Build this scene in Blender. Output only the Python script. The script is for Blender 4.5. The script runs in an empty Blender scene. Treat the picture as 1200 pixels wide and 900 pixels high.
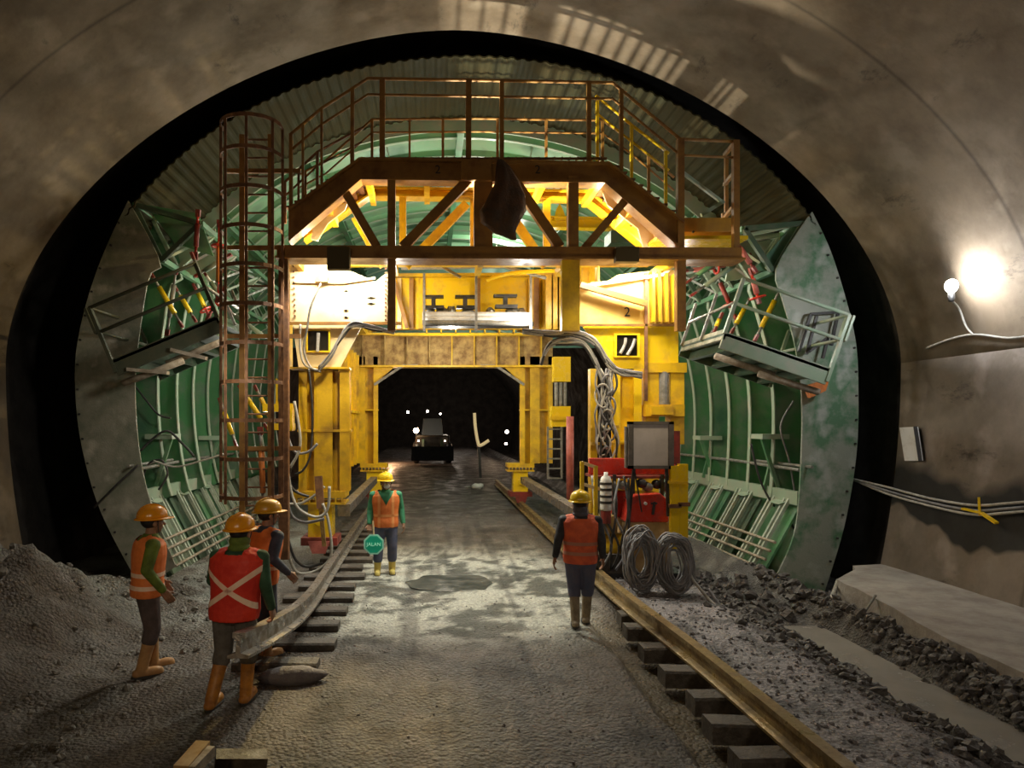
import bpy, bmesh, math, random
from mathutils import Vector, Matrix, noise
V = Vector
C = bpy.context.scene.collection
PI = math.pi
random.seed(7)

# ------------------------------------------------------------ camera
# eye height 2.64 m, looking straight down the tunnel (+Y); u0,v0 = where the tunnel axis vanishes
F, U0, V0, EYE = 800.0, 505.0, 495.0, 2.64
cam_d = bpy.data.cameras.new('camera')
cam_d.sensor_width = 36; cam_d.lens = 24
cam_d.shift_x = (600 - U0) / 1200; cam_d.shift_y = (V0 - 450) / 1200
cam = bpy.data.objects.new('camera', cam_d); C.objects.link(cam)
cam.location = (0, 0, EYE); cam.rotation_euler = (PI / 2, 0, 0)
bpy.context.scene.camera = cam

def at(u, v, D):
    """surveyed point: photo coordinates + distance down the tunnel -> metres"""
    return V(((u - U0) / F * D, D, EYE + (V0 - v) / F * D))
def L(D, pts): return [at(u, v, D) for u, v in pts]

# ------------------------------------------------------------ materials
_m = {}
def mat(name, c1=None, c2=None, rough=.6, metal=0.0, scale=3.0, amt=.5, bump=.0, bscale=30, edge=.12, emis=None, es=0, spec=.5, c3=None, s3=.7, a3=.6, tr=0):
    if name in _m: return _m[name]
    m = bpy.data.materials.new(name); m.use_nodes = True
    nt = m.node_tree; N = nt.nodes; K = nt.links
    b = N['Principled BSDF']
    b.inputs['Roughness'].default_value = rough; b.inputs['Metallic'].default_value = metal
    b.inputs['Specular IOR Level'].default_value = spec
    b.inputs['Base Color'].default_value = (*c1, 1)
    if tr: b.inputs['Transmission Weight'].default_value = tr
    tc = N.new('ShaderNodeTexCoord')
    col = None
    if c2:
        n = N.new('ShaderNodeTexNoise'); n.inputs['Scale'].default_value = scale; n.inputs['Detail'].default_value = 8
        n.inputs['Roughness'].default_value = .65
        K.new(tc.outputs['Object'], n.inputs['Vector'])
        r = N.new('ShaderNodeMapRange'); r.inputs[1].default_value = amt - edge; r.inputs[2].default_value = amt + edge
        K.new(n.outputs['Fac'], r.inputs[0])
        mx = N.new('ShaderNodeMix'); mx.data_type = 'RGBA'
        mx.inputs[6].default_value = (*c1, 1); mx.inputs[7].default_value = (*c2, 1)
        K.new(r.outputs[0], mx.inputs[0]); col = mx.outputs[2]
        if c3:
            n3 = N.new('ShaderNodeTexNoise'); n3.inputs['Scale'].default_value = s3; n3.inputs['Detail'].default_value = 5
            K.new(tc.outputs['Object'], n3.inputs['Vector'])
            r3 = N.new('ShaderNodeMapRange'); r3.inputs[1].default_value = a3 - .08; r3.inputs[2].default_value = a3 + .08
            K.new(n3.outputs['Fac'], r3.inputs[0])
            m3 = N.new('ShaderNodeMix'); m3.data_type = 'RGBA'; m3.inputs[7].default_value = (*c3, 1)
            K.new(col, m3.inputs[6]); K.new(r3.outputs[0], m3.inputs[0]); col = m3.outputs[2]
        K.new(col, b.inputs['Base Color'])
        rr = N.new('ShaderNodeMapRange'); rr.inputs[3].default_value = max(.05, rough - .15); rr.inputs[4].default_value = min(1, rough + .2)
        K.new(r.outputs[0], rr.inputs[0]); K.new(rr.outputs[0], b.inputs['Roughness'])
    if bump:
        nb = N.new('ShaderNodeTexNoise'); nb.inputs['Scale'].default_value = bscale; nb.inputs['Detail'].default_value = 6
        K.new(tc.outputs['Object'], nb.inputs['Vector'])
        bp = N.new('ShaderNodeBump'); bp.inputs['Strength'].default_value = bump; bp.inputs['Distance'].default_value = .03
        K.new(nb.outputs['Fac'], bp.inputs['Height']); K.new(bp.outputs['Normal'], b.inputs['Normal'])
    if emis:
        b.inputs['Emission Color'].default_value = (*emis, 1); b.inputs['Emission Strength'].default_value = es
    _m[name] = m
    return m

YEL = mat('yellow_paint', (.80, .50, .015), (.50, .28, .02), .45, scale=2.2, amt=.56, edge=.12, bump=.1, c3=(.22, .12, .03), s3=1.3, a3=.66)
YELC = mat('yellow_paint_clean', (.86, .58, .015), (.6, .38, .03), .4, scale=4, amt=.62)
PALE = mat('pale_yellow_plate', (.86, .70, .40), (.72, .48, .16), .45, scale=1.2, amt=.58, edge=.15)
RUSTY = mat('dirty_yellow_header', (.50, .33, .10), (.20, .11, .04), .6, scale=3.5, amt=.5, edge=.12, bump=.2)
BRN = mat('brown_steel', (.34, .17, .035), (.20, .09, .025), .55, scale=3, amt=.55)
BRND = mat('rust_brown_steel', (.26, .12, .05), (.13, .06, .03), .6, scale=6, amt=.5)
GRN = mat('green_form_paint', (.08, .24, .10), (.17, .23, .16), .5, scale=1.8, amt=.55, edge=.1, bump=.1, c3=(.05, .14, .08), s3=.8, a3=.6)
GRNL = mat('light_green_paint', (.28, .38, .27), (.38, .38, .30), .5, scale=3, amt=.58)
GRND = mat('dark_green_steel', (.05, .10, .06), (.10, .12, .08), .55, scale=4, amt=.55)
SCUFF = mat('scuffed_green_plate', (.30, .33, .27), (.10, .22, .12), .5, scale=1.1, amt=.52, edge=.06, bump=.2, c3=(.42, .45, .40), s3=2.4, a3=.6)
SCUFFD = mat('grimy_green_plate', (.30, .29, .23), (.15, .17, .12), .55, scale=1.1, amt=.5, edge=.1, bump=.2, c3=(.44, .41, .34), s3=2.4, a3=.62)
CROWN = mat('mint_crown_paint', (.20, .42, .24), (.29, .40, .26), .5, scale=1.2, amt=.55, edge=.15, c3=(.10, .22, .14), s3=.6, a3=.6)
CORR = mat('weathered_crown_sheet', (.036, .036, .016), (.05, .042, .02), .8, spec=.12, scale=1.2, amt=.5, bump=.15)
GREY = mat('grey_galvanised_steel', (.32, .31, .28), (.20, .19, .16), .45, .4, scale=8, amt=.5)
RAILM = mat('worn_rail_steel', (.30, .28, .26), (.17, .13, .09), .38, .6, scale=7, amt=.5, bump=.15)
RAILY = mat('yellow_lit_rail_steel', (.36, .25, .10), (.18, .12, .05), .4, .4, scale=5, amt=.5, bump=.2)  # yellow light on the rail put into its colour
RED = mat('red_paint', (.60, .045, .025), (.33, .03, .02), .4, scale=6, amt=.6)
REDD = mat('dark_red_steel', (.30, .04, .03), (.15, .03, .02), .5, scale=5, amt=.5)
BLK = mat('black_steel', (.02, .02, .02), (.05, .045, .04), .5, scale=8, amt=.55)
DKBOX = mat('dark_bronze_box', (.07, .05, .015), None, .6)
WHT = mat('white_enamel', (.75, .74, .70), (.55, .52, .46), .5, scale=5, amt=.6)
BOARD = mat('pale_grey_board', (.62, .58, .58), (.50, .47, .47), .5, scale=3, amt=.55)
TAN = mat('tan_plywood', (.52, .36, .17), (.40, .25, .10), .7, scale=5, amt=.5)
WOODD = mat('dark_wet_timber', (.060, .048, .036), (.12, .10, .08), .65, scale=9, amt=.55, bump=.4)
WOODT = mat('pale_timber_batten', (.42, .36, .28), (.25, .2, .14), .7, scale=7, amt=.5, bump=.3)
STONE = mat('purple_grey_stone', (.13, .11, .12), (.19, .17, .17), .7, scale=6, amt=.5, bump=.5)
CABLE = mat('grey_cable', (.20, .20, .21), (.33, .32, .32), .45, scale=9, amt=.55)
CABLEB = mat('black_cable', (.03, .03, .03), (.07, .065, .06), .45, scale=9, amt=.55)
CABLEW = mat('pale_cable', (.50, .48, .42), (.3, .28, .24), .5, scale=9, amt=.55)
PINK = mat('faded_red_post', (.55, .16, .13), (.38, .10, .08), .5, scale=6, amt=.5)
ORNG = mat('orange_steel', (.70, .22, .05), (.4, .12, .04), .5, scale=5, amt=.6)
TARP = mat('dark_brown_tarpaulin', (.05, .028, .015), (.10, .05, .025), .75, scale=5, amt=.5, bump=.4)
DKPANE = mat('dark_glass_and_hole', (.012, .010, .006), None, .2)

def emat(name, col, s):
    m = mat(name, col, None, .5, emis=col, es=s); return m

# ------------------------------------------------------------ mesh builder
def _frame(d, up=V((0, 0, 1))):
    d = d.normalized()
    if abs(d.dot(up)) > .98: up = V((0, 1, 0))
    s = d.cross(up).normalized(); t = s.cross(d).normalized()
    return s, t

class MB:
    def __init__(s): s.v = []; s.f = []
    def add(s, vs, fs):
        n = len(s.v); s.v += [V(p) for p in vs]; s.f += [tuple(i + n for i in f) for f in fs]; return s
    def box(s, a, b):
        x0, y0, z0 = (min(a[i], b[i]) for i in range(3)); x1, y1, z1 = (max(a[i], b[i]) for i in range(3))
        return s.add([(x0,y0,z0),(x1,y0,z0),(x1,y1,z0),(x0,y1,z0),(x0,y0,z1),(x1,y0,z1),(x1,y1,z1),(x0,y1,z1)],
                     [(3,2,1,0),(4,5,6,7),(0,1,5,4),(1,2,6,5),(2,3,7,6),(3,0,4,7)])
    def cbox(s, c, sx, sy, sz):
        return s.box((c[0]-sx/2, c[1]-sy/2, c[2]-sz/2), (c[0]+sx/2, c[1]+sy/2, c[2]+sz/2))
    def bar(s, p, q, w, h=None, up=V((0, 0, 1))):
        p, q = V(p), V(q); h = h or w; a, b = _frame(q - p, up); a = a * w / 2; b = b * h / 2
        vs = [p-a-b, p+a-b, p+a+b, p-a+b, q-a-b, q+a-b, q+a+b, q-a+b]
        return s.add(vs, [(3,2,1,0),(4,5,6,7),(0,1,5,4),(1,2,6,5),(2,3,7,6),(3,0,4,7)])
    def bars(s, pts, w, h=None, up=V((0, 0, 1))):
        for p, q in zip(pts, pts[1:]): s.bar(p, q, w, h, up)
        return s
    def ibeam(s, p, q, w, h, t=.03, up=V((0, 0, 1))):
        p, q = V(p), V(q); a, b = _frame(q - p, up)
        s.bar(p, q, t, h - 2*t + .002, up)
        s.bar(p + b*(h/2 - t/2), q + b*(h/2 - t/2), w, t, up); s.bar(p - b*(h/2 - t/2), q - b*(h/2 - t/2), w, t, up)
        return s
    def tube(s, pts, r, n=8, closed=False, r1=None):
        pts = [V(p) for p in pts]; m = len(pts); base = len(s.v); prev = None
        for i, p in enumerate(pts):
            d = (pts[(i+1) % m] - pts[i-1]) if closed else (pts[min(i+1, m-1)] - pts[max(i-1, 0)])
            if d.length < 1e-9: d = V((0, 0, 1))
            d.normalize()
            if prev is None: a, b = _frame(d)
            else:
                a = prev - d * prev.dot(d)
                a = a.normalized() if a.length > 1e-6 else _frame(d)[0]
                b = a.cross(d).normalized()
            prev = a
            rr = r if r1 is None else r + (r1 - r) * i / max(1, m-1)
            for k in range(n):
                t = 2*PI*k/n; s.v.append(p + a*math.cos(t)*rr + b*math.sin(t)*rr)
        for i in range(m if closed else m-1):
            j = (i+1) % m
            for k in range(n):
                k2 = (k+1) % n
                s.f.append((base+i*n+k, base+i*n+k2, base+j*n+k2, base+j*n+k))
        if not closed:
            s.f.append(tuple(base+k for k in range(n))[::-1]); s.f.append(tuple(base+(m-1)*n+k for k in range(n)))
        return s
    def poly(s, pts, d):
        """flat polygon extruded by vector d"""
        pts = [V(p) for p in pts]; d = V(d); n = len(pts)
        fs = [tuple(range(n)), tuple(range(2*n-1, n-1, -1))]
        fs += [(i, i+n, (i+1) % n + n, (i+1) % n) for i in range(n)]
        return s.add(pts + [p + d for p in pts], fs)
    def strip(s, A, B):
        """quad strip between two polylines"""
        n = len(A); return s.add(list(A) + list(B), [(i, i+1, n+i+1, n+i) for i in range(n-1)])
    def band(s, A, B, d):
        """thick strip between polylines A and B, extruded by d"""
        n = len(A); d = V(d); A = [V(p) for p in A]; B = [V(p) for p in B]
        vs = A + B + [p+d for p in A] + [p+d for p in B]; fs = []
        for i in range(n-1):
            fs += [(i, i+1, n+i+1, n+i), (2*n+i, 3*n+i, 3*n+i+1, 2*n+i+1), (i, 2*n+i, 2*n+i+1, i+1), (n+i, n+i+1, 3*n+i+1, 3*n+i)]
        fs += [(0, n, 3*n, 2*n), (n-1, 3*n-1, 4*n-1, 2*n-1)]
        return s.add(vs, fs)
    def loft(s, rings, cap=True):
        base = len(s.v); n = len(rings[0]); m = len(rings)
        for r in rings: s.v += [V(p) for p in r]
        for i in range(m-1):
            for k in range(n):
                k2 = (k+1) % n; s.f.append((base+i*n+k, base+i*n+k2, base+(i+1)*n+k2, base+(i+1)*n+k))
        if cap:
            s.f.append(tuple(base+k for k in range(n))[::-1]); s.f.append(tuple(base+(m-1)*n+k for k in range(n)))
        return s
    def lathe(s, c, prof, n=20, ax=V((0, 0, 1)), sx=1, sy=1):
        c = V(c); a, b = _frame(ax); ax = ax.normalized()
        return s.loft([[c + ax*h + a*(r*sx*math.cos(2*PI*k/n)) + b*(r*sy*math.sin(2*PI*k/n)) for k in range(n)] for r, h in prof])
    def ell(s, c, rx, ry, rz, n=14, m=9, rot=None, dis=0, seed=0):
        c = V(c); rings = []
        for i in range(m):
            t = PI*(i + .0001)/(m-1) if i == 0 else (PI*(m-1-.0001)/(m-1) if i == m-1 else PI*i/(m-1))
            ring = []
            for k in range(n):
                p = V((math.sin(t)*math.cos(2*PI*k/n), math.sin(t)*math.sin(2*PI*k/n), -math.cos(t)))
                if dis: p = p * (1 + dis*noise.noise(p*1.7 + V((seed, seed*.7, 0))))
                p = V((p.x*rx, p.y*ry, p.z*rz))
                if rot: p = rot @ p
                ring.append(c + p)
            rings.append(ring)
        return s.loft(rings)
    def cap(s, p, q, r0, r1, n=12):
        """tapered capsule"""
        p, q = V(p), V(q); d = q - p; l = d.length; d = d.normalized(); prof = []
        for i in range(5): t = PI/2*(1 - i/4.0); prof.append((max(r0*math.cos(t), .0005), -r0*math.sin(t)))
        for i in range(5): t = PI/2*(i/4.0); prof.append((max(r1*math.cos(t), .0005), l + r1*math.sin(t)))
        return s.lathe(p, prof, n, d)
    def build(s, name, m, parent=None, smooth=False, bevel=0):
        off = V((0, 0, 0))
        if parent is not None:
            r = parent
            while r.parent is not None: r = r.parent
            off = r.location.copy()
        me = bpy.data.meshes.new(name)
        me.from_pydata([p - off for p in s.v], [], s.f); me.update()
        bm = bmesh.new(); bm.from_mesh(me); bmesh.ops.recalc_face_normals(bm, faces=bm.faces); bm.to_mesh(me); bm.free()
        if smooth:
            for p in me.polygons: p.use_smooth = True
        if m is not None: me.materials.append(m)
        o = bpy.data.objects.new(name, me); C.objects.link(o)
        if parent is not None: o.parent = parent
        if bevel:
            b = o.modifiers.new('bevel', 'BEVEL'); b.width = bevel; b.segments = 2; b.limit_method = 'ANGLE'
        return o

def tag(o, label=None, cat=None, group=None, kind=None):
    if label: o['label'] = label
    if cat: o['category'] = cat
    if group: o['group'] = group
    if kind: o['kind'] = kind
    return o
def thing(name, label, cat, loc=(0, 0, 0), group=None):
    o = bpy.data.objects.new(name, None); C.objects.link(o); o.location = loc
    o.empty_display_size = .2
    return tag(o, label, cat, group)
def dup(root, loc, label=None, group=None, rz=None):
    def cp(o, par):
        c = o.copy(); C.objects.link(c); c.parent = par
        for ch in list(o.children): cp(ch, c)
        return c
    r = cp(root, None); r.location = loc
    if rz is not None: r.rotation_euler = (0, 0, rz)
    if label: r['label'] = label
    if group: r['group'] = group
    return r
def curve_pts(ctrl, n=8):
    """Catmull-Rom through control points"""
    c = [V(p) for p in ctrl]; out = []
    for i in range(len(c)-1):
        p0 = c[max(i-1, 0)]; p1 = c[i]; p2 = c[i+1]; p3 = c[min(i+2, len(c)-1)]
        for k in range(n):
            t = k/n
            out.append(.5*((2*p1) + (p2-p0)*t + (2*p0-5*p1+4*p2-p3)*t*t + (-p0+3*p1-3*p2+p3)*t**3))
    out.append(c[-1]); return out
def sweep(pts, prof, name, m, parent=None):
    """prof: closed list of (lateral, vertical); pts run mostly along Y"""
    rings = []
    for i, p in enumerate(pts):
        d = (pts[min(i+1, len(pts)-1)] - pts[max(i-1, 0)]).normalized(); a, b = _frame(d)
        rings.append([p + a*x + b*z for x, z in prof])
    return MB().loft(rings).build(name, m, parent)
def textmesh(txt, size, origin, xdir, up, m, name, parent, depth=.004):
    cu = bpy.data.curves.new(name, 'FONT'); cu.body = txt; cu.size = size; cu.extrude = depth; cu.align_x = 'CENTER'; cu.align_y = 'CENTER'
    o = bpy.data.objects.new(name + '_src', cu); C.objects.link(o)
    bpy.context.view_layer.update()
    me = bpy.data.meshes.new_from_object(o.evaluated_get(bpy.context.evaluated_depsgraph_get()))
    bpy.data.objects.remove(o)
    x = V(xdir).normalized(); u = V(up).normalized(); n = x.cross(u)
    M = Matrix((x, u, n)).transposed().to_4x4()
    off = V((0, 0, 0)); r = parent
    while r is not None and r.parent is not None: r = r.parent
    if r is not None: off = r.location
    me.transform(Matrix.Translation(V(origin) - off) @ M)
    me.materials.clear(); me.materials.append(m)
    o = bpy.data.objects.new(name, me); C.objects.link(o); o.parent = parent
    return o
# ------------------------------------------------------------ tunnel shell
ORD = ['nearest', 'second', 'third', 'fourth', 'fifth', 'sixth', 'seventh', 'eighth', 'ninth', 'tenth', 'eleventh', 'twelfth',
       'thirteenth', 'fourteenth', 'fifteenth', 'sixteenth', 'seventeenth', 'eighteenth', 'nineteenth', 'twentieth']
ZS = 3.7
def side(cx, a, sgn, z): return cx + sgn*a*math.sqrt(max(0, 1 - ((ZS - z)/12)**2))
def conc(name, c1, c2, c3, stain=False):
    m = mat(name, c1, c2, .85, scale=.9, amt=.52, edge=.14, bump=.35, bscale=9, c3=c3, s3=1.7, a3=.62, spec=.25)
    nt = m.node_tree; N = nt.nodes; K = nt.links; b = N['Principled BSDF']
    src = b.inputs['Base Color'].links[0].from_socket
    tc = N.new('ShaderNodeTexCoord'); sx = N.new('ShaderNodeSeparateXYZ'); K.new(tc.outputs['Object'], sx.inputs[0])
    # form joints every 3 m along the drive
    w = N.new('ShaderNodeMath'); w.operation = 'PINGPONG'; w.inputs[1].default_value = 1.55; K.new(sx.outputs['Y'], w.inputs[0])
    j = N.new('ShaderNodeMapRange'); j.inputs[1].default_value = 0; j.inputs[2].default_value = .05; j.inputs[3].default_value = .55; j.inputs[4].default_value = 1
    K.new(w.outputs[0], j.inputs[0])
    mx = N.new('ShaderNodeMix'); mx.data_type = 'RGBA'; mx.blend_type = 'MULTIPLY'; mx.inputs[0].default_value = 1
    K.new(src, mx.inputs[6]); K.new(j.outputs[0], mx.inputs[7]); out = mx.outputs[2]
    # scattered dark damp streaks
    n = N.new('ShaderNodeTexNoise'); n.inputs['Scale'].default_value = 1.3; n.inputs['Detail'].default_value = 9; n.inputs['Roughness'].default_value = .75
    mp = N.new('ShaderNodeMapping'); mp.inputs['Scale'].default_value = (1, .45, 1); K.new(tc.outputs['Object'], mp.inputs[0]); K.new(mp.outputs[0], n.inputs['Vector'])
    r = N.new('ShaderNodeMapRange'); r.inputs[1].default_value = .60; r.inputs[2].default_value = .70; r.inputs[3].default_value = 1; r.inputs[4].default_value = .35
    K.new(n.outputs['Fac'], r.inputs[0])
    m2 = N.new('ShaderNodeMix'); m2.data_type = 'RGBA'; m2.blend_type = 'MULTIPLY'; m2.inputs[0].default_value = 1
    K.new(out, m2.inputs[6]); K.new(r.outputs[0], m2.inputs[7]); out = m2.outputs[2]
    if stain:   # darker tide band low on the wall with a ragged lower edge
        nz = N.new('ShaderNodeTexNoise'); nz.inputs['Scale'].default_value = .55; nz.inputs['Detail'].default_value = 3; K.new(tc.outputs['Object'], nz.inputs['Vector'])
        ad = N.new('ShaderNodeMath'); ad.operation = 'MULTIPLY_ADD'; ad.inputs[1].default_value = 1.6; K.new(nz.outputs['Fac'], ad.inputs[0]); K.new(sx.outputs['Z'], ad.inputs[2])
        lo = N.new('ShaderNodeMapRange'); lo.inputs[1].default_value = 1.62; lo.inputs[2].default_value = 1.68; K.new(ad.outputs[0], lo.inputs[0])
        hi = N.new('ShaderNodeMapRange'); hi.inputs[1].default_value = 2.3; hi.inputs[2].default_value = 2.5; hi.inputs[3].default_value = 1; hi.inputs[4].default_value = 0; K.new(ad.outputs[0], hi.inputs[0])
        ml = N.new('ShaderNodeMath'); ml.operation = 'MULTIPLY'; K.new(lo.outputs[0], ml.inputs[0]); K.new(hi.outputs[0], ml.inputs[1])
        m3 = N.new('ShaderNodeMix'); m3.data_type = 'RGBA'; m3.inputs[7].default_value = (.035, .033, .030, 1); K.new(out, m3.inputs[6]); K.new(ml.outputs[0], m3.inputs[0]); out = m3.outputs[2]
    K.new(out, b.inputs['Base Color'])
    return m
CONC = conc('lining_concrete', (.215, .165, .112), (.135, .103, .07), (.25, .20, .145))
CONCR = conc('lining_concrete_wall', (.25, .205, .165), (.165, .135, .105), (.31, .26, .22), True)
BENCHM = mat('dusty_bench_concrete', (.42, .39, .35), (.30, .27, .24), .85, scale=2.5, amt=.52, bump=.5, bscale=14, spec=.2)
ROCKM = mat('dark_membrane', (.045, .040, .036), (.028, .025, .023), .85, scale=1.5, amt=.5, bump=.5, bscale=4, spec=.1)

LCX, LA, LB, LEND, YB = .4, 8.0, 5.95, 12.2, -9.0
SE = 1.8
def arc(cx, a, b, t0, t1, n, y):
    out = []
    for i in range(n+1):
        t = t0+(t1-t0)*i/n; c, s = math.cos(t), math.sin(t)
        out.append(V((cx + a*math.copysign(abs(c)**(2/SE), c), y, ZS + b*abs(s)**(2/SE))))
    return out
def lining_x(z):
    if z <= ZS: return side(LCX, LA, 1, z)
    return LCX + LA*max(0, 1 - min(1, (z-ZS)/LB)**SE)**(1/SE)
def sidepts(cx, a, sgn, y, z1=-.9, n=14): return [V((side(cx, a, sgn, ZS + (z1-ZS)*i/n), y, ZS + (z1-ZS)*i/n)) for i in range(n+1)]
def shell(name, A, B, y0, y1, m):
    o = MB().band([V((p.x, y0, p.z)) for p in A], [V((p.x, y0, p.z)) for p in B], (0, y1-y0, 0)).build(name, m, None, True)
    o['kind'] = 'structure'
    for p in o.data.polygons:
        if abs(p.normal.y) > .9: p.use_smooth = False
    return o
shell('ceiling', arc(LCX, LA, LB, 0, PI, 72, 0), arc(LCX, LA+.5, LB+.5, 0, PI, 72, 0), YB, LEND, CONC)
shell('wall_left', sidepts(LCX, LA, -1, 0), sidepts(LCX, LA+.5, -1, 0), YB, LEND, CONC)
shell('wall_right', sidepts(LCX, LA, 1, 0), sidepts(LCX, LA+.5, 1, 0), YB, LEND, CONCR)
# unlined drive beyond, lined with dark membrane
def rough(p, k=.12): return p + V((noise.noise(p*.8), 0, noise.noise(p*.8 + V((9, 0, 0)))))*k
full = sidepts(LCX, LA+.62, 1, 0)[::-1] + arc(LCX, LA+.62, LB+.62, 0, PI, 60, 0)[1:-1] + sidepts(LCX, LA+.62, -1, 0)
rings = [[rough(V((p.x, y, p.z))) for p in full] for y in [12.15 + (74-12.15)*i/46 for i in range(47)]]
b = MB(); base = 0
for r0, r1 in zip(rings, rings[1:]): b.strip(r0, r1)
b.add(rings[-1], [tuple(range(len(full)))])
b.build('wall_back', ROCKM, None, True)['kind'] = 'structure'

def sm(e0, e1, x):
    t = min(1, max(0, (x-e0)/(e1-e0))); return t*t*(3-2*t)
# kicker bench on the right with its ragged front
bm_ = MB(); ys = [-6 + .35*i for i in range(53)]
def benchx(y): return 6.05 + .5*sm(7.2, 11, y) + 1.0*sm(10.9, 12.2, y) + .05*noise.noise(V((y*1.3, 3, 0))) + .03*noise.noise(V((y*4, 7, 0)))
A = [V((benchx(y), y, .085 + .02*noise.noise(V((y*2, 1, 0))))) for y in ys]; B = [V((8.6, y, .14)) for y in ys]
bm_.strip(A, B)
A2 = [V((benchx(y) + .04*noise.noise(V((y*3, 0, 5))), y, -.35)) for y in ys]; A3 = [V((benchx(y), y, -.9)) for y in ys]
bm_.strip(A2, A); bm_.strip(A3, A2); bm_.add([A3[-1], A2[-1], A[-1], B[-1], V((8.6, ys[-1], -.9))], [(0, 1, 2, 3, 4)])
bm_.build('trim_1', BENCHM)['kind'] = 'structure'

# ------------------------------------------------------------ ground
def fb(x, y, s, k=0): return noise.noise(V((x*s, y*s, k)))
MOUNDS = [(-5.3, 8.4, .95, 1.0, 1.3), (-6.6, 6.6, .95, 1.3, 1.8), (-5.1, 6.4, .34, .9, .9), (-4.4, 10.2, .22, .7, 1.0)]
def height(x, y):
    n1, n2, n3 = fb(x, y, .7), fb(x, y, 2.6, 4), fb(x, y, 8, 9)
    z = .02*n1 + .012*n2
    lumpy = sm(-2.3, -3.2, x)
    z += lumpy*(.06*n1 + .05*n2 + .025*n3)
    for cx, cy, h, rx, ry in MOUNDS:
        q = ((x-cx)/rx)**2 + ((y-cy)/ry)**2
        if q < 9: z += h*math.exp(-q*1.1)*(1 + .25*n2 + .1*n3)*sm(-2.6, -3.6, x)
    z -= .42*sm(-4.3, -5.2, x)*sm(10.6, 12.3, y)
    # road surface: wheel ruts, slight crown
    road = sm(-1.2, -.9, x)*sm(2.1, 1.8, x)
    z += road*(.012*n3 - .02*math.exp(-((x+.35)/.25)**2) - .02*math.exp(-((x-1.25)/.25)**2))
    z -= .05*math.exp(-((x-.35)/.75)**2 - ((y-11.3)/.8)**2)
    # trough for the right sleepers
    e = .08*fb(x, y, 1.5, 2)
    z -= .17*sm(2.05+e, 2.22+e, x)*sm(2.95, 2.8, x)*sm(10.2, 9.0, y)
    strip = sm(2.86, 2.98, x)*sm(4.3, 3.8, x)
    z += strip*(.14*sm(12.5, 10.5, y) + .018*n3 + .02*n2)
    near = sm(13.5, 11.5, y)
    c = .12*fb(0, y, .8, 6)
    z += near*(.05*math.exp(-((x-4.2-c)/.2)**2)*(1 + .8*n2 + .6*n3))
    c *= .5
    dk = sm(4.35+c, 5.05+c, x)*sm(5.98, 5.58, x)
    floor = -.46 if y < 9.6 else -.46 + .16*sm(9.6, 10.4, y)
    z = z*(1-dk) + dk*(floor + (.10*n2 + .07*n3)*sm(9.3, 10.6, y))
    bank = math.exp(-((x-5.98)/.16)**2)*sm(12.8, 11, y)
    z += bank*(-.04 + .10*n2 + .08*n3)
    if x > 6.0: z = z*(1-sm(6.0, 6.3, x)) + sm(6.0, 6.3, x)*(-.6 + .12*n2 + .06*n3)
    if y > 13: z += (sm(13, 15, y))*(.3*sm(-4.2, -5.5, x)*0 + .03*n1)
    return z
def gcol(x, y, z):
    n1, n2, n3 = fb(x, y, .9, 11), fb(x, y, 3.1, 12), fb(x, y, 11, 13)
    base = V((.118, .095, .075))
    base = base.lerp(V((.055, .044, .035)), sm(-.1, .5, n1 + .5*n2))
    base = base.lerp(V((.075, .058, .036)), .75*sm(-1.1, -2.2, x)*sm(8.2, 6.2, y)*sm(-.4, .2, n1))  # left foreground darkened: its shadows put into the colour
    litmid = sm(7.6, 9.2, y)*sm(-1.6, -1.0, x)*sm(2.6, 2.0, x)  # lamp pool on the mid road put into its colour
    base = base.lerp(V((.58, .58, .50)).lerp(V((.10, .105, .085)), sm(-.12, .22, .6*n1+.8*n2+.4*n3)), .9*litmid*sm(16, 12.5, y) )
    tr1 = noise.noise(V((x*4.5, y*.28, 31))) + .5*noise.noise(V((x*11, y*.5, 33)))
    base = base * (1 - .55*sm(-1.3, -1.0, x)*sm(2.2, 1.9, x)*sm(.0, .4, tr1))
    powder = sm(-2.2, -2.9, x)*sm(8.0, 9.6, y)
    base = base.lerp(V((.33, .33, .29)), .75*powder*sm(-.25, .2, n2+n1))
    md = max(0, sm(-2.6, -3.8, x)*sm(9.5, 8.3, y)); base = base.lerp(V((.20, .185, .165)), .6*md*sm(-.3, .3, n2))
    st = sm(2.86, 2.98, x)*sm(4.4, 3.9, x); base = base.lerp(V((.34, .31, .31)).lerp(V((.13, .12, .12)), sm(.0, .3, n2 + .6*n3)), .85*st)
    mud = sm(3.95, 4.35, x); base = base.lerp(V((.075, .068, .062)).lerp(V((.18, .17, .155)), sm(.0, .4, n2+.5*n3)), mud)
    tr = sm(2.05, 2.2, x)*sm(2.9, 2.8, x)*sm(10, 9, y); base = base.lerp(V((.10, .07, .03)), .8*tr)
    far = sm(15, 20, y); base = base.lerp(V((.07, .06, .055)), .8*far)
    return base
xs = [-9.2 + i*.3 for i in range(9)] + [-6.5 + .07*i for i in range(194)] + [7.1 + i*.35 for i in range(7)]
ysn = [-8 + i*.5 for i in range(20)] + [2.0 + .07*i for i in range(165)] + [13.6 + .3*i for i in range(40)] + [26 + 1.5*i for i in range(33)]
verts = []; cols = []
for y in ysn:
    for x in xs:
        z = height(x, y); verts.append((x, y, z)); cols.append(gcol(x, y, z))
nx = len(xs); faces = [(j*nx+i, j*nx+i+1, (j+1)*nx+i+1, (j+1)*nx+i) for j in range(len(ysn)-1) for i in range(nx-1)]
me = bpy.data.meshes.new('floor'); me.from_pydata(verts, [], faces); me.update()
at_ = me.color_attributes.new('ground', 'FLOAT_COLOR', 'POINT')
for i, c in enumerate(cols): at_.data[i].color = (c.x, c.y, c.z, 1)
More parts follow.
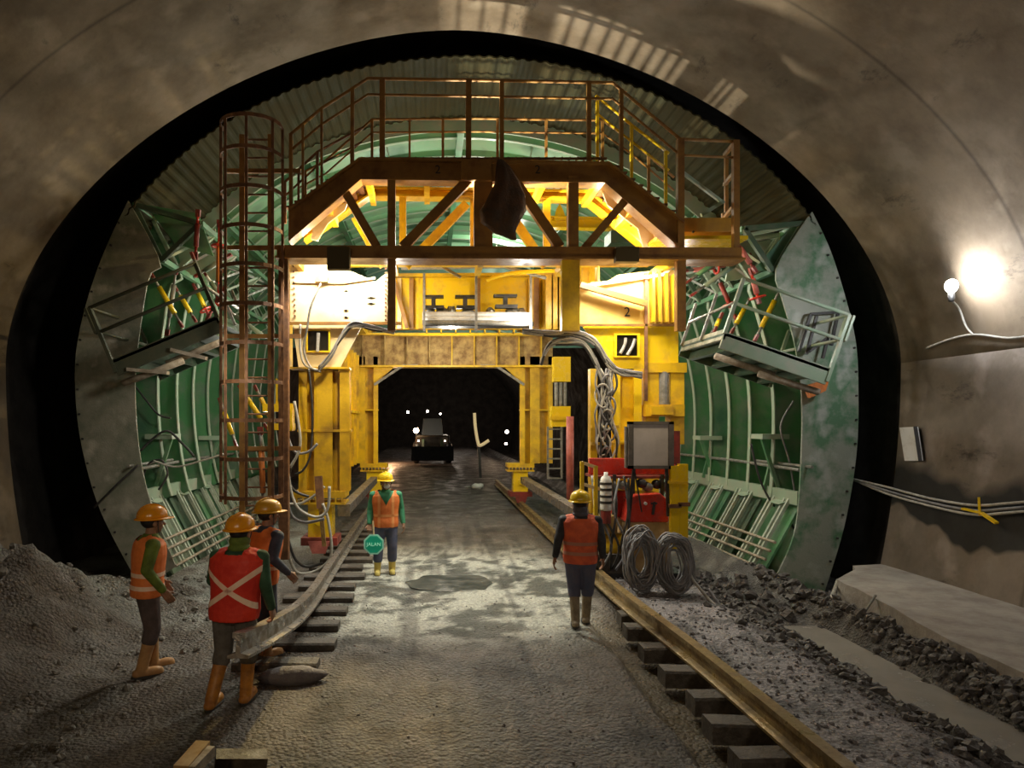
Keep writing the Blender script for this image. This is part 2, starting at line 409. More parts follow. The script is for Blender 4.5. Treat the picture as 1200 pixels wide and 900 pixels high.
for p in me.polygons: p.use_smooth = True
floor_o = bpy.data.objects.new('floor', me); C.objects.link(floor_o); floor_o['kind'] = 'structure'
gm = bpy.data.materials.new('wet_gravelly_mud'); gm.use_nodes = True; nt = gm.node_tree; N = nt.nodes; K = nt.links; pb = N['Principled BSDF']
a_ = N.new('ShaderNodeAttribute'); a_.attribute_name = 'ground'; tc = N.new('ShaderNodeTexCoord')
n = N.new('ShaderNodeTexNoise'); n.inputs['Scale'].default_value = 22; n.inputs['Detail'].default_value = 6; n.inputs['Roughness'].default_value = .7; K.new(tc.outputs['Object'], n.inputs['Vector'])
vo = N.new('ShaderNodeTexVoronoi'); vo.inputs['Scale'].default_value = 26; K.new(tc.outputs['Object'], vo.inputs['Vector'])
r = N.new('ShaderNodeMapRange'); r.inputs[1].default_value = .32; r.inputs[2].default_value = .68; r.inputs[3].default_value = .55; r.inputs[4].default_value = 1.5; K.new(n.outputs['Fac'], r.inputs[0])
vr = N.new('ShaderNodeMapRange'); vr.inputs[1].default_value = .05; vr.inputs[2].default_value = .3; vr.inputs[3].default_value = 1.7; vr.inputs[4].default_value = .9; K.new(vo.outputs['Distance'], vr.inputs[0])
m1 = N.new('ShaderNodeVectorMath'); m1.operation = 'SCALE'; K.new(a_.outputs['Color'], m1.inputs[0]); K.new(r.outputs[0], m1.inputs['Scale'])
m2 = N.new('ShaderNodeVectorMath'); m2.operation = 'SCALE'; K.new(m1.outputs[0], m2.inputs[0]); K.new(vr.outputs[0], m2.inputs['Scale'])
K.new(m2.outputs[0], pb.inputs['Base Color'])
nr = N.new('ShaderNodeTexNoise'); nr.inputs['Scale'].default_value = 1.6; nr.inputs['Detail'].default_value = 6; K.new(tc.outputs['Object'], nr.inputs['Vector'])
rr = N.new('ShaderNodeMapRange'); rr.inputs[1].default_value = .4; rr.inputs[2].default_value = .62; rr.inputs[3].default_value = .34; rr.inputs[4].default_value = .75; K.new(nr.outputs['Fac'], rr.inputs[0]); K.new(rr.outputs[0], pb.inputs['Roughness'])
ad = N.new('ShaderNodeMath'); ad.operation = 'SUBTRACT'; K.new(n.outputs['Fac'], ad.inputs[0]); K.new(vo.outputs['Distance'], ad.inputs[1])
bp = N.new('ShaderNodeBump'); bp.inputs['Strength'].default_value = .9; bp.inputs['Distance'].default_value = .03; K.new(ad.outputs[0], bp.inputs['Height']); K.new(bp.outputs['Normal'], pb.inputs['Normal'])
me.materials.append(gm)

WATER = mat('silty_water', (.33, .31, .27), (.27, .25, .22), .12, scale=2, amt=.5, bump=.03, bscale=6)
PUD = mat('puddle_water', (.07, .075, .065), (.12, .12, .10), .06, scale=2, amt=.5, bump=.02, bscale=8)
w = MB(); ysw = [3 + .2*i for i in range(36)]
w.strip([V((4.85 + .06*fb(0, y, .8, 6), y, -.34)) for y in ysw], [V((5.85, y, -.34)) for y in ysw])
tag(w.build('ditch_water', WATER), 'pale grey silty water standing in the drainage ditch along the right bench', 'water', kind='stuff')
def puddle(cx, cy, rx, ry, z, sd, label):
    pts = []
    for k in range(40):
        t = 2*PI*k/40; q = 1 + .35*noise.noise(V((math.cos(t)*1.6, math.sin(t)*1.6, sd)))
        pts.append(V((cx + rx*q*math.cos(t), cy + ry*q*math.sin(t), z)))
    tag(MB().add(pts, [tuple(range(40))]).build('puddle', PUD), label, 'puddle', kind='stuff')
puddle(.35, 11.3, .72, .62, -.018, 1, 'dark puddle in the middle of the road below the gantry')

# ------------------------------------------------------------ rubble, clods
def clods(n, pick, s0, s1, seed):
    b = MB(); random.seed(seed)
    for i in range(n):
        x, y = pick(); s = random.uniform(s0, s1)*random.uniform(.6, 1)
        R = Matrix.Rotation(random.uniform(0, 6), 3, V((random.random(), random.random(), 1)).normalized())
        b.ell((x, y, height(x, y) + s*.25), s, s*random.uniform(.7, 1.1), s*random.uniform(.5, .8), 7, 5, R, .8, i)
    return b
MUDM = mat('wet_mud_clods', (.075, .066, .06), (.15, .14, .13), .5, scale=9, amt=.52, bump=.6, bscale=25)
GRAV = mat('broken_stone', (.24, .22, .22), (.12, .11, .11), .6, scale=9, amt=.5, bump=.4)
U = random.uniform
tag(clods(900, lambda: (lambda y: (min(4.98, 4.50 + .12*fb(0, y, .8, 6) + random.gauss(0, .24)), y))(U(3.4, 11.8)), .02, .095, 3).build('mud_clods', MUDM), 'ridge of dark broken mud clods between gravel strip and ditch', 'mud', kind='stuff')
tag(clods(900, lambda: (lambda y: (5.88 + .45*sm(7.2, 11, y)*random.random() + max(-.28, min(.12, random.gauss(0, .12))), y))(U(4.0, 12.3)), .02, .10, 4).build('mud_spoil', MUDM), 'dark lumpy spoil heaped against the face of the right bench', 'mud', kind='stuff')
tag(clods(260, lambda: (U(4.6, 7.4), U(10.2, 13.0)), .04, .16, 5).build('mud_heap', MUDM), 'dark mud heaped below the right green form leaf', 'mud', kind='stuff')
tag(clods(900, lambda: (U(2.98, 4.3), U(3.4, 11.5)), .008, .035, 6).build('gravel', GRAV), 'grey stone chips scattered on the strip beside the right rail', 'gravel', kind='stuff')
tag(clods(420, lambda: (U(-6.3, -2.7), U(5.0, 11.5)), .01, .06, 8).build('stone_chips', mat('spoil_chips', (.17, .15, .13), (.26, .25, .22), .7, scale=6, amt=.5)), 'loose stones and spoil over the left bank', 'gravel', kind='stuff')
tag(clods(420, lambda: (U(-2.5, 2.2), U(3.2, 10.5)), .006, .02, 9).build('road_grit', GRAV), 'fine grit and small stones on the haul road', 'gravel', kind='stuff')

# ------------------------------------------------------------ rails and sleepers
PROF = [(-.09, 0), (.09, 0), (.09, .025), (.02, .045), (.02, .15), (.055, .165), (.055, .21), (-.055, .21), (-.055, .165), (-.02, .15), (-.02, .045), (-.09, .025)]
rr_pts = curve_pts([(2.86, 3.0, .09), (2.84, 5.2, .09), (2.80, 7.0, .09), (2.70, 9, .09), (2.66, 11, .09), (2.66, 16, .09), (2.68, 28, .09)], 10)
tag(sweep(rr_pts, PROF, 'rail', RAILY), 'long yellow tinged steel rail on timber sleepers right of the road', 'rail')
lr = curve_pts([(-1.62, 5.72, .66), (-1.60, 6.6, .50), (-1.60, 8.1, .27), (-1.64, 9.6, .13), (-1.68, 11, .09), (-1.70, 16, .09), (-1.70, 28, .09)], 10)
tag(sweep(lr, [(x*1.0, z) for x, z in PROF], 'rail', RAILM), 'grey steel rail whose near end the workers lift at the left', 'rail')
def sleeper(x0, x1, y, label, group, w=.24, h=.17, top=.085, tilt=0):
    random.seed(int(y*100)); b = MB(); n = 6; rings = []
    for i in range(n+1):
        x = x0 + (x1-x0)*i/n; dz = .006*noise.noise(V((x*3, y, 1))); dy = .012*noise.noise(V((x*2, y, 5))) + tilt*(i/n-.5)
        rings.append([(x, y-w/2+dy, top-h), (x, y-w/2+dy-.004, top-.02+dz), (x, y-w/2+.02+dy, top+dz), (x, y+w/2-.02+dy, top+dz*.5), (x, y+w/2+dy, top-.02), (x, y+w/2+dy, top-h)])
    b.loft(rings); tag(b.build('sleeper', WOODD), label, 'sleeper', group)
ysr = [4.45, 4.85, 5.3, 5.86, 6.45, 7.1, 7.85, 8.6, 9.2]
for i, y in enumerate(ysr):
    x0 = 2.36 + .03*(y-5) + .04*math.sin(y*7)
    sleeper(x0, 3.05, y, f'{ORD[i]} dark timber sleeper from the camera under the right rail', 'timber sleepers under the right rail', tilt=.05*math.sin(y*5))
ysl = [7.35, 8.0, 8.75, 9.4, 10.1, 10.8, 11.5, 12.2, 12.9, 13.6, 14.3, 15.0, 15.7, 16.4]
for i, y in enumerate(ysl):
    sleeper(-2.12 + .05*math.sin(y*3), -1.16 + .06*math.sin(y*5), y, f'{ORD[i]} dark timber sleeper from the camera under the left rail', 'timber sleepers under the left rail', tilt=.04*math.sin(y*4))
st = MB(); st.ell((-1.42, 6.95, .06), .34, .13, .10, 16, 9, Matrix.Rotation(.12, 3, 'Z'), .25, 3)
tag(st.build('stone_slab', STONE, None, True), 'long purple grey stone slab lying beside the lifted rail', 'stone')
# debris at the bottom edge
t = thing('broken_timber', 'broken timber board with a pale end at the bottom left of the road', 'timber', (-1.5, 4.1, 0))
MB().bar(at(212, 902, 4.35), at(238, 872, 4.7), .10, .05).build('board', TAN, t); MB().bar(at(222, 905, 4.35), at(246, 880, 4.65), .07, .07).build('batten', WOODT, t)
tag(MB().bar(at(252, 893, 4.9), at(312, 893, 5.0), .16, .12).build('timber_block', WOODD), 'black timber block half sunk in the road by the broken board', 'timber')
# ------------------------------------------------------------ form: crown and two leaves
FX, FA, FB, FD = .69, 7.43, 5.9, 13.0
def farc(y, t0, t1, n, dr=0, wave=0):
    out = []
    for i in range(n+1):
        t = math.radians(t0 + (t1-t0)*i/n); q = dr + (wave*(1 if (i//2) % 2 else -1) if wave else 0)
        out.append(V((FX + (FA-q)*math.cos(t), y, ZS + (FB-q)*math.sin(t))))
    return out
cr = thing('crown_form', 'wide arched green steel crown form with ribs spanning the tunnel roof behind the walkway', 'formwork', (FX, FD, 9))
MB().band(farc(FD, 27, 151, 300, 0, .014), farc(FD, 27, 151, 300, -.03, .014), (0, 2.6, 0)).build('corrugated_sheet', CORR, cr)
MB().band(farc(15.6, 27, 151, 60), farc(15.6, 27, 151, 60, -.03), (0, 12.6, 0)).build('skin', CROWN, cr, True)
MB().band(farc(15.6, 27, 151, 60, .0), farc(15.6, 27, 151, 60, .30), (0, .05, 0)).build('lip', GRNL, cr, False)
for k in range(11):
    y = 16.3 + 1.12*k; d = .16
    rb = MB().band(farc(y, 27, 151, 60), farc(y, 27, 151, 60, d), (0, .03, 0))
    ro = rb.build('rib', CROWN, cr); MB().band(farc(y-.05, 27, 151, 60, d), farc(y-.05, 27, 151, 60, d+.02), (0, .11, 0)).build('flange', GRNL, ro)
for t in (40, 62, 90, 118, 140):
    a = farc(0, t, t+1, 1, .2)[0]
    MB().ibeam((a.x, 15.7, a.z), (a.x, 28.1, a.z), .16, .22, .02).build('stringer', GRN, cr)
# seam gussets of the crown seen as small fins
for t in (52, 76, 104, 128):
    b = MB()
    for k in range(10):
        y = 16.5 + 1.12*k; p = farc(y, t, t+1, 1, .02)[0]; q = farc(y, t, t+1, 1, .4)[0]
        b.poly([p, q, V((p.x, y+.5, p.z))], (.02, 0, 0))
    b.build('gusset', GRNL, cr)
# far bulkhead with arched stiffeners closing the top
fb_ = thing('rear_stop_end', 'dark green stop end wall with pale curved ribs closing the far end of the form', 'formwork', (FX, 28.2, 6))
pts = farc(28.2, 20, 160, 50)
MB().poly(pts, (0, .05, 0)).build('plate', mat('teal_plate', (.12, .24, .18), (.09, .18, .14), .5, scale=2), fb_)
for q in (.25, .85, 1.5, 2.15, 2.8, 3.5):
    MB().band(farc(28.1, 38, 142, 44, q), farc(28.1, 38, 142, 44, q+.05), (0, .08, 0)).build('rib', GRNL, fb_)

def leaf(sgn, outer, inner, yend, lab, platemat, skinmat):
    r = thing('side_form_leaf', lab, 'formwork', at(outer[3][0], outer[3][1], FD))
    O = curve_pts(L(FD, outer), 5); I = curve_pts(L(FD, inner), 5)
    n = max(len(O), len(I))
    def res(P, n):
        d = [0]
        for a, b in zip(P, P[1:]): d.append(d[-1] + (b-a).length)
        out = []; j = 0
        for i in range(n):
            t = d[-1]*i/(n-1)
            while j < len(d)-2 and d[j+1] < t: j += 1
            out.append(P[j].lerp(P[j+1], (t-d[j])/(d[j+1]-d[j])))
        return out
    O = res(O, 34); I = res(I, 34)
    ep = MB().band(O, I, (0, .04, 0)).build('end_plate', platemat, r)
    # bolt holes as dark studs along the outer edge
    for i in range(2, 33, 2):
        p = O[i].lerp(I[i], .05 if (I[i]-O[i]).length > 1 else .1)
        MB().lathe(p + V((0, -.012, 0)), [(.001, 0), (.022, 0), (.022, .03)], 6, V((0, -1, 0))).build('bolt', BLK, ep)
    MB().band([p + V((0, .04, 0)) for p in O], [p + V((sgn*.02, .04, .0)) for p in O], (0, yend-FD, 0)).build('skin', skinmat, r, True)
    ys = []; y = FD + 1.05
    while y < yend: ys.append(y); y += 1.05
    # deep ribs are cut away below the waler, where the kicker panels hang
    Ic = [p for p in I if p.z > 1.05]; Oc = O[:len(Ic)]
    for y in ys:
        d = V((0, y-FD, 0))
        rb = MB().band([p + d for p in Oc], [p + d for p in Ic], (0, .02, 0)).build('rib', skinmat, r)
        MB().band([p + d - V((0, .05, 0)) for p in Ic], [p + d - V((sgn*.025, .05, 0)) for p in Ic], (0, .12, 0)).build('flange', GRNL, rb)
    return r, O, I
RO = [(952, 248), (972, 290), (990, 345), (1003, 400), (1006, 455), (1004, 530), (990, 615), (965, 698)]
RI = [(946, 256), (910, 314), (917, 350), (932, 405), (940, 470), (938, 560), (930, 630), (902, 690)]
LO = [(150, 235), (124, 290), (104, 345), (90, 405), (88, 455), (95, 520), (118, 600), (165, 690)]
LI = [(153, 240), (188, 308), (174, 325), (162, 401), (158, 450), (162, 520), (175, 585), (206, 664)]
leafR, RO3, RI3 = leaf(1, RO, RI, 25, 'right green form leaf with a scuffed pale crescent end plate and deep ribs', SCUFF, GRN)
leafL, LO3, LI3 = leaf(-1, LO, LI, 25, 'left green form leaf with a grimy dark crescent end plate and deep ribs', SCUFFD, GRN)

def leaf_gear(r, sgn, xw, zw, xk, zk, m):
    """waler, rod and hanging kicker panels along the inner edge; sgn=+1 right"""
    MB().bar((xw, FD+.05, zw), (xw, 20.5, zw), .10, .26).build('waler', GRNL, r)
    MB().tube([(xw, FD+.05, zw+.55), (xw-.0*sgn, 16, zw+.58), (xw, 20.5, zw+.55)], .035).build('rod', GREY, r)
    MB().tube([(xw+.1*sgn, FD-.2, zw+.62), (xw+.1*sgn, 15, zw+.62)], .03).build('rod', GREY, r)
    d = V((xk-xw, 0, zk-zw)); nrm = V((-d.z, 0, d.x)).normalized()
    if nrm.x*sgn > 0: nrm = -nrm
    y = FD + .15
    for k in range(5):
        w = 1.05
        o1 = V((xw, y, zw)) - nrm*.12; 
        pn = MB(); a = o1 + d*.08; b_ = o1 + d*.95
        pn.poly([a, a + V((0, w, 0)), b_ + V((0, w, 0)), b_], -nrm*.04)
        po = pn.build('kicker_panel', (m, GRND, GRN)[k % 3], r)
        for q in (.22, .36, .74, .88):
            s0 = V((xw, y + w*q, zw)); 
            MB().bar(s0 - d*.04, s0 + d*1.06, .06, .06).build('upright', mat('pale_worn_green', (.42, .46, .38), (.3, .36, .28), .6, scale=5), po)
        MB().poly([V((xw, y+.15, zw)) - nrm*.1 + d*.0, V((xw, y+w-.15, zw)) - nrm*.1, V((xw, y+w-.35, zw)) + nrm*.05 + d*.12, V((xw, y+.35, zw)) + nrm*.05 + d*.12], nrm*.03).build('bracket', GRNL, po)
        y += 1.5
    for q in (.52, .62, .72, .82):
        p = V((xw, FD-.05, zw)) + d*q + nrm*.06
        MB().tube([p, p + V((0, 7.4, 0))], .028, 6).build('tie_rod', WOODT, r)
    # internal clutter: ledge brackets and struts half way up
    for k, y in enumerate((14.1, 17.3)):
        z = 2.35 - .1*k; xa = xw + sgn*.05
        pb_ = MB().cbox((xa - sgn*.1, y, z), .55, .5, .10).build('ledge', GRNL, r)
        MB().bar((xa - sgn*.3, y-.1, z-.05), (xa + sgn*.02, y-.1, zw+.1), .07).bar((xa + sgn*.12, y+.15, z), (xa - sgn*.15, y+.15, zw+.05), .06).build('strut', GRN, pb_)
leaf_gear(leafR, 1, 7.05, 1.18, 6.15, -.45, GRN)
leaf_gear(leafL, -1, -5.58, 1.2, -4.75, -.4, GRNL)

# hinge lattice along the top of each leaf
def hinge(sgn, pts3, lab, bits):
    r = thing('hinge_lattice', lab, 'steel frame', pts3[0])
    a, b, c = [V(p) for p in pts3]          # outer, inner, lower chord at the front
    for p in (a, b, c): MB().bar(p, p + V((0, 9, 0)), .10, .10).build('chord', GRN, r)
    k = 0
    for y in [0, .8, 1.6, 2.4, 3.4, 4.6, 6, 7.6]:
        d = V((0, y, 0)); e = V((0, .8 if y < 2.4 else 1.3, 0))
        MB().bar(a+d, b+d, .09).bar(b+d, c+d, .09).bar(c+d, a+d, .07).build('frame', GRNL if k % 2 else GRND, r)
        MB().bar(a+d, b+d+e, .06).bar(c+d, b+d+e, .05).build('brace', GREY if k % 2 else GRNL, r); k += 1
    for p, q, w in bits: MB().poly([V(x) for x in p], (0, .05, 0)).build('gusset_plate', GRNL if w else GRN, r)
    return r
hinge(-1, [at(158, 240, 13.1), at(235, 262, 13.1), at(190, 305, 13.1)], 'green lattice of struts and hinges on top of the left form leaf',
      [(L(13.3, [(170, 240), (232, 250), (250, 300), (205, 285)]), 0, 0), (L(14.5, [(200, 270), (252, 268), (258, 330), (215, 320)]), 0, 1)])
hinge(1, [at(940, 262, 13.1), at(872, 268, 13.1), at(905, 318, 13.1)], 'green lattice of struts and hinges on top of the right form leaf',
      [(L(13.2, [(930, 262), (942, 268), (908, 318), (884, 316)]), 0, 0), (L(14.2, [(905, 280), (860, 285), (850, 330), (880, 325)]), 0, 1)])
# fill panel joining leaf and crown further in
for sgn, pts, lb in ((-1, [(160, 236), (236, 250), (236, 300), (196, 296)], 'left'), (1, [(944, 262), (880, 270), (884, 330), (912, 318)], 'right')):
    pass

# screw props between gantry and leaves
PROPG = 'screw props between gantry and leaf'
def prop(p, q, m1, m2, lab, r=.055, wheel=None):
    p, q = V(p), V(q); t = thing('screw_prop', lab, 'prop', p, PROPG)
    a = p.lerp(q, .25); b = p.lerp(q, .78)
    MB().tube([a, b], r, 10).build('barrel', m1, t, True); MB().tube([p, a], r*.55, 8).build('screw', m2, t, True); MB().tube([b, q], r*.55, 8).build('screw', m2, t, True)
    d = (q-p).normalized()
    for e in (p, q): MB().bar(e - d*.07, e + d*.07, .09, .05).build('clevis', REDD, t)
    if wheel:
        s, u = _frame(d); c = p.lerp(q, wheel)
        MB().tube([c + (s*math.cos(k*PI/8) + u*math.sin(k*PI/8))*.13 for k in range(16)], .022, 6, True).build('hand_wheel', RED, t)
RP = [((915, 338), (886, 396), 13.6, YELC, GREY, 'yellow screw prop behind the right side platform, nearest the end plate', None),
      ((880, 348), (858, 388), 14.4, YELC, GREY, 'shorter yellow screw prop in the middle behind the right side platform', None),
      ((845, 370), (838, 386), 15.0, YELC, GREY, 'short yellow screw prop end at the inner side of the right platform', None),
      ((862, 282), (884, 316), 12.9, PINK, REDD, 'red screw prop running up from the top corner of the right railing', None),
      ((880, 318), (889, 352), 13.0, PINK, RED, 'short red screw prop with hand wheel above the right platform', .9),
      ((876, 300), (812, 345), 13.8, GRNL, GREY, 'green screw prop sloping down left above the right platform', None),
      ((838, 318), (862, 372), 14.6, REDD, GREY, 'dark red screw prop hanging inside the right leaf', .7),
      ((806, 330), (850, 300), 13.4, GRN, GREY, 'dark green screw prop beside the right end of the truss', None),
      ((802, 318), (846, 312), 14.2, PINK, GREY, 'red ended screw prop level with the truss bottom chord at right', .85),
      ((868, 330), (828, 400), 15.2, GRN, GREY, 'deep green screw prop crossing behind the right platform railing', None)]
for a, b_, D, m1, m2, lab, w in RP: prop(at(*a, D), at(*b_, D), m1, m2, lab, .05, w)
LP = [((178, 322), (212, 380), 13.6, YELC, GREY, 'yellow screw prop behind the left side platform, nearest the end plate', None),
      ((206, 338), (228, 374), 14.2, YELC, GREY, 'second yellow screw prop from the left end plate', None),
      ((228, 336), (243, 366), 15.0, YELC, PINK, 'third yellow screw prop behind the left platform, nearest the cage ladder', .9),
      ((232, 250), (229, 300), 13.0, REDD, RED, 'dark red vertical screw prop above the left platform', None),
      ((257, 262), (256, 350), 12.9, ORNG, RED, 'orange red vertical prop just left of the cage ladder', .3),
      ((226, 300), (262, 388), 12.8, GRN, GREY, 'dark green screw prop sloping down to the cage ladder foot', None),
      ((268, 300), (232, 322), 13.6, GRNL, GREY, 'pale green screw prop level with the truss at left', None),
      ((240, 320), (268, 362), 14.0, GRNL, WHT, 'pale screw prop behind the bars of the cage ladder', None),
      ((196, 390), (206, 318), 13.8, GREY, GREY, 'grey screw prop standing on the left platform', None),
      ((244, 372), (262, 340), 13.3, REDD, PINK, 'red hand wheeled prop beside the lower cage ladder', .5),
      ((262, 360), (320, 402), 14.2, GRNL, GREY, 'pale green screw prop crossing behind the cage ladder', None)]
for a, b_, D, m1, m2, lab, w in LP: prop(at(*a, D), at(*b_, D), m1, m2, lab, .05, w)
# lower props, left of the left leg
for a, b_, D, m1, lab in (((282, 455), (312, 500), 13.4, YELC, 'yellow screw prop sloping to the left gantry leg at chest height of the ladder'),
                     ((300, 455), (322, 500), 14.2, YEL, 'yellow screw prop just behind the sloping one at the left leg'),
                     ((258, 470), (276, 520), 14.0, YELC, 'thin yellow screw prop nearest the ribs of the left leaf'),
                     ((305, 505), (309, 598), 11.6, ORNG, 'orange upright prop behind the lower cage ladder')):
    prop(at(*a, D), at(*b_, D), m1, GREY, lab, .05)
# ------------------------------------------------------------ gantry portals
def strips(parent, D, z0, z1, xs, m, depth=.05):
    for x0, x1 in xs: MB().box((x0, D, z0), (x1, D+depth, z1)).build('flange', m, parent)
def bogie(root, xc, D, zt, red=True, w=.62):
    j = MB(); j.box((xc-w/2, D-.05, zt-.12), (xc+w/2, D+.5, zt)); j.box((xc-w/2, D-.05, zt-.24), (xc+w/2, D+.5, zt-.20))
    for k in range(8): x = xc - w/2 + w*(k+.5)/8; j.cbox((x, D-.04, zt-.16), .025, .03, .1)
    jo = j.build('base_plate', YEL, root)
    b = MB(); b.cbox((xc, D+.22, zt-.55), .44, .42, .62); b.lathe((xc, D-.02, zt-.55), [(.001, .0), (.09, .0), (.09, .05), (.001, .05)], 14, V((0, -1, 0)))
    bo = b.build('jack_housing', YELC, root, False, .01)
    MB().tube([(xc, D+.22, zt-.9), (xc, D+.22, zt-.2)], .09, 12).build('jack_ram', GREY, bo)
    g = MB(); g.box((xc-.33, D-.1, zt-.98), (xc+.33, D+.5, zt-.84)); go = g.build('bogie_beam', REDD, root)
    g = MB(); g.poly([(xc-.2, D-.12, zt-.90), (xc+.2, D-.12, zt-.90), (xc+.12, D-.12, .26), (xc-.12, D-.12, .26)], (0, .06, 0)); g = g if False else g; 0 and g.poly([(xc-.2, D+.34, zt-.90), (xc+.2, D+.34, zt-.90), (xc+.12, D+.34, .26), (xc-.12, D+.34, .26)], (0, .06, 0)); g.build('side_plate', PINK if red else REDD, go)
    for yy in (D+.02, D+.32): MB().lathe((xc-.08, yy, .40 if yy > D+.3 else .40), [(.001, 0), (.10, 0), (.10, .16), (.001, .16)], 16, V((1, 0, 0))).build('wheel', GREY, go)
def leg(root, x0, x1, D, z0, z1, m=YEL, cols=None, dep=.42):
    MB().box((x0+.01, D+dep*.55, z0), (x1-.01, D+dep*.55+.03, z1)).build('web', m, root)
    for a, b in cols or [(0, .16), (.30, .66), (.80, 1)]:
        w = x1-x0; c = MB(); c.box((x0+a*w, D, z0), (x0+b*w, D+.03, z1)); xm = x0 + (a+b)/2*w; c.box((xm-.012, D+.03, z0), (xm+.012, D+dep*.55, z1)); c.build('column_flange', m, root)
    for q in (.5,):
        z = z0 + (z1-z0)*q; MB().box((x0-.02, D-.01, z-.02), (x1+.02, D+dep*.5, z+.02)).build('stiffener', m, root)

# front portal (D = 12.5)
D = 12.5
fp = thing('front_portal', 'tall yellow front portal of the gantry with pale web plates and a number 2', 'gantry', (.9, D, .1))
wp = MB().poly(L(D, [(340, 304), (385, 304), (385, 317), (412, 318), (440, 330), (455, 318), (455, 378), (340, 378)]), (0, .04, 0)).build('web_plate', PALE, fp)  # lamp glare on this plate put into its pale colour
MB().bar(at(345, 330, D-.04), at(404, 331, D-.04), .05, .05).bar(at(404, 331, D-.04), at(440, 326, D-.04), .05, .04).build('stiffener', PALE, wp)
b = MB()
for u, v, w_ in ((429, 349, 12), (429, 356, 12), (402, 331, 8), (402, 341, 7), (402, 364, 7), (402, 372, 7)): b.add(L(D-.012, [(u, v), (u+w_*.5, v+1.3), (u+w_, v), (u+w_*.5, v-1.3)]), [(0, 1, 2, 3)])
b.build('slot', DKPANE, wp)  # dark diamonds painted for the shade inside the slot holes
b = MB()
for k in range(14): b.lathe(at(452, 310 + k*5, D-.01), [(.001, 0), (.02, 0), (.02, .03)], 6, V((0, -1, 0)))
for k in range(10): b.lathe(at(344 + k*.2, 312 + k*6.5, D-.01), [(.001, 0), (.02, 0), (.02, .03)], 6, V((0, -1, 0)))
b.build('bolt', BRND, wp)
lug = MB(); lug.box(at(369, 322, D-.16), at(385, 332, D-.02)); lug.build('lifting_lug', RUSTY, wp)
def framed_window(parent, u0, v0, u1, v1, D, hoses):
    w = MB().box(at(u0, v0, D-.02), at(u1, v1, D+.01)).build('hatch', DKPANE, parent)  # dark pane stands in for the shade of an open hole
    f = MB(); e = 2.2
    f.box(at(u0-e, v0-e, D-.05), at(u1+e, v0, D)); f.box(at(u0-e, v1, D-.07), at(u1+e, v1+e, D)); f.box(at(u0-e, v0, D-.05), at(u0, v1, D)); f.box(at(u1, v0, D-.05), at(u1+e, v1, D))
    f.build('hatch_frame', YELC, w)
    for a in hoses: MB().tube(curve_pts([at(x, y, D-.08) for x, y in a], 5), .03, 6).build('hose', CABLEW, w)
MB().poly(L(D, [(343, 380), (425, 380), (398, 432), (350, 432)]), (0, .04, 0)).build('knee_plate', PALE, fp)
framed_window(fp, 361, 388, 385, 411, D, [[(373, 390), (372, 412)]])
MB().bar(at(338, 379, D-.08), at(470, 379, D-.08), .06, .05).build('edge_flange', BRN, fp)
MB().box(at(338, 303, D), at(343, 432, D+.3)).build('outer_column', YEL, fp)
MB().box(at(338, 430, D-.08), at(412, 434, D+.3)).build('cap_plate', YEL, fp)
leg(fp, at(350, 0, D).x, at(410, 0, D).x, D, 1.38, at(0, 434, D).z)
bogie(fp, at(376, 0, D).x - .02, D, 1.38, True, .95)
# small bracket cluster outside the left leg
b = MB(); b.cbox(at(326, 478, D), .5, .3, .14); b.cbox(at(330, 500, D), .45, .3, .12); b.cbox(at(338, 489, D), .18, .25, .5); b.cbox(at(331, 460, D), .2, .2, .5); b.build('outrigger_bracket', YELC, fp)
MB().tube([at(331, 420, D-.05), at(331, 470, D-.05)], .09, 12).build('cylinder', GRNL, fp)
# right half
wp2 = MB().poly(L(D, [(678, 336), (705, 334), (724, 322), (757, 318), (795, 316), (795, 380), (678, 380)]), (0, .04, 0)).build('web_plate', mat('pale_amber_plate', (.86, .62, .22), (.80, .50, .06), .45, scale=.9, amt=.5), fp)
MB().poly(L(D, [(682, 381), (795, 381), (795, 432), (716, 432)]), (0, .04, 0)).build('knee_plate', YELC, fp)
MB().bar(at(678, 381, D-.06), at(800, 381, D-.06), .05, .04).build('edge_flange', BRN, fp)
MB().bar(at(680, 336, D-.12), at(777, 322, D-.12), .06).bar(at(777, 322, D-.12), at(796, 306, D-.12), .06).build('guard_pipe', PALE, fp)
MB().bar(at(680, 334, D-.2), at(757, 356, D-.16), .09, .1).build('brace', BRN, fp)
MB().bar(at(757, 320, D-.06), at(757, 470, D-.06), .05, .05).build('edge_bar', BRND, fp)
framed_window(fp, 722, 393, 747, 417, D, [[(727, 414), (732, 404), (733, 396)], [(735, 416), (741, 406), (744, 397)]])
for u in (764, 771, 779, 788): MB().bar(at(u, 318 + (u-764)*.2, D-.1), at(u+1, 378, D-.1), .05, .18).build('fluted_rib', YEL, fp)
x0 = at(693, 0, D).x
leg(fp, at(720, 0, D).x, at(752, 0, D).x, D, .95, at(0, 432, D).z, YELC, [(0, .22), (.72, 1)]); MB().box(at(692, 432, D), at(697, 600, D+.2)).build('outer_column', YEL, fp)
MB().bar(at(693, 500, D-.05), at(725, 500, D-.05), .05, .05).bar(at(693, 520, D-.05), at(725, 520, D-.05), .05, .05).build('rung', YEL, fp)
c2 = MB(); c2.box(at(757, 432, D), at(766, 600, D+.3)); c2.box(at(786, 432, D), at(795, 520, D+.3)); c2.box(at(757, 474, D-.1), at(793, 488, D+.3)); c2.box(at(764, 476, D-.16), at(788, 486, D-.1)); c2.box(at(757, 425, D-.04), at(797, 438, D+.3)); c2.build('side_column', YEL, fp)
MB().tube([at(777, 436, D+.05), at(777, 474, D+.05)], .10, 12).build('cylinder', GREY, fp)
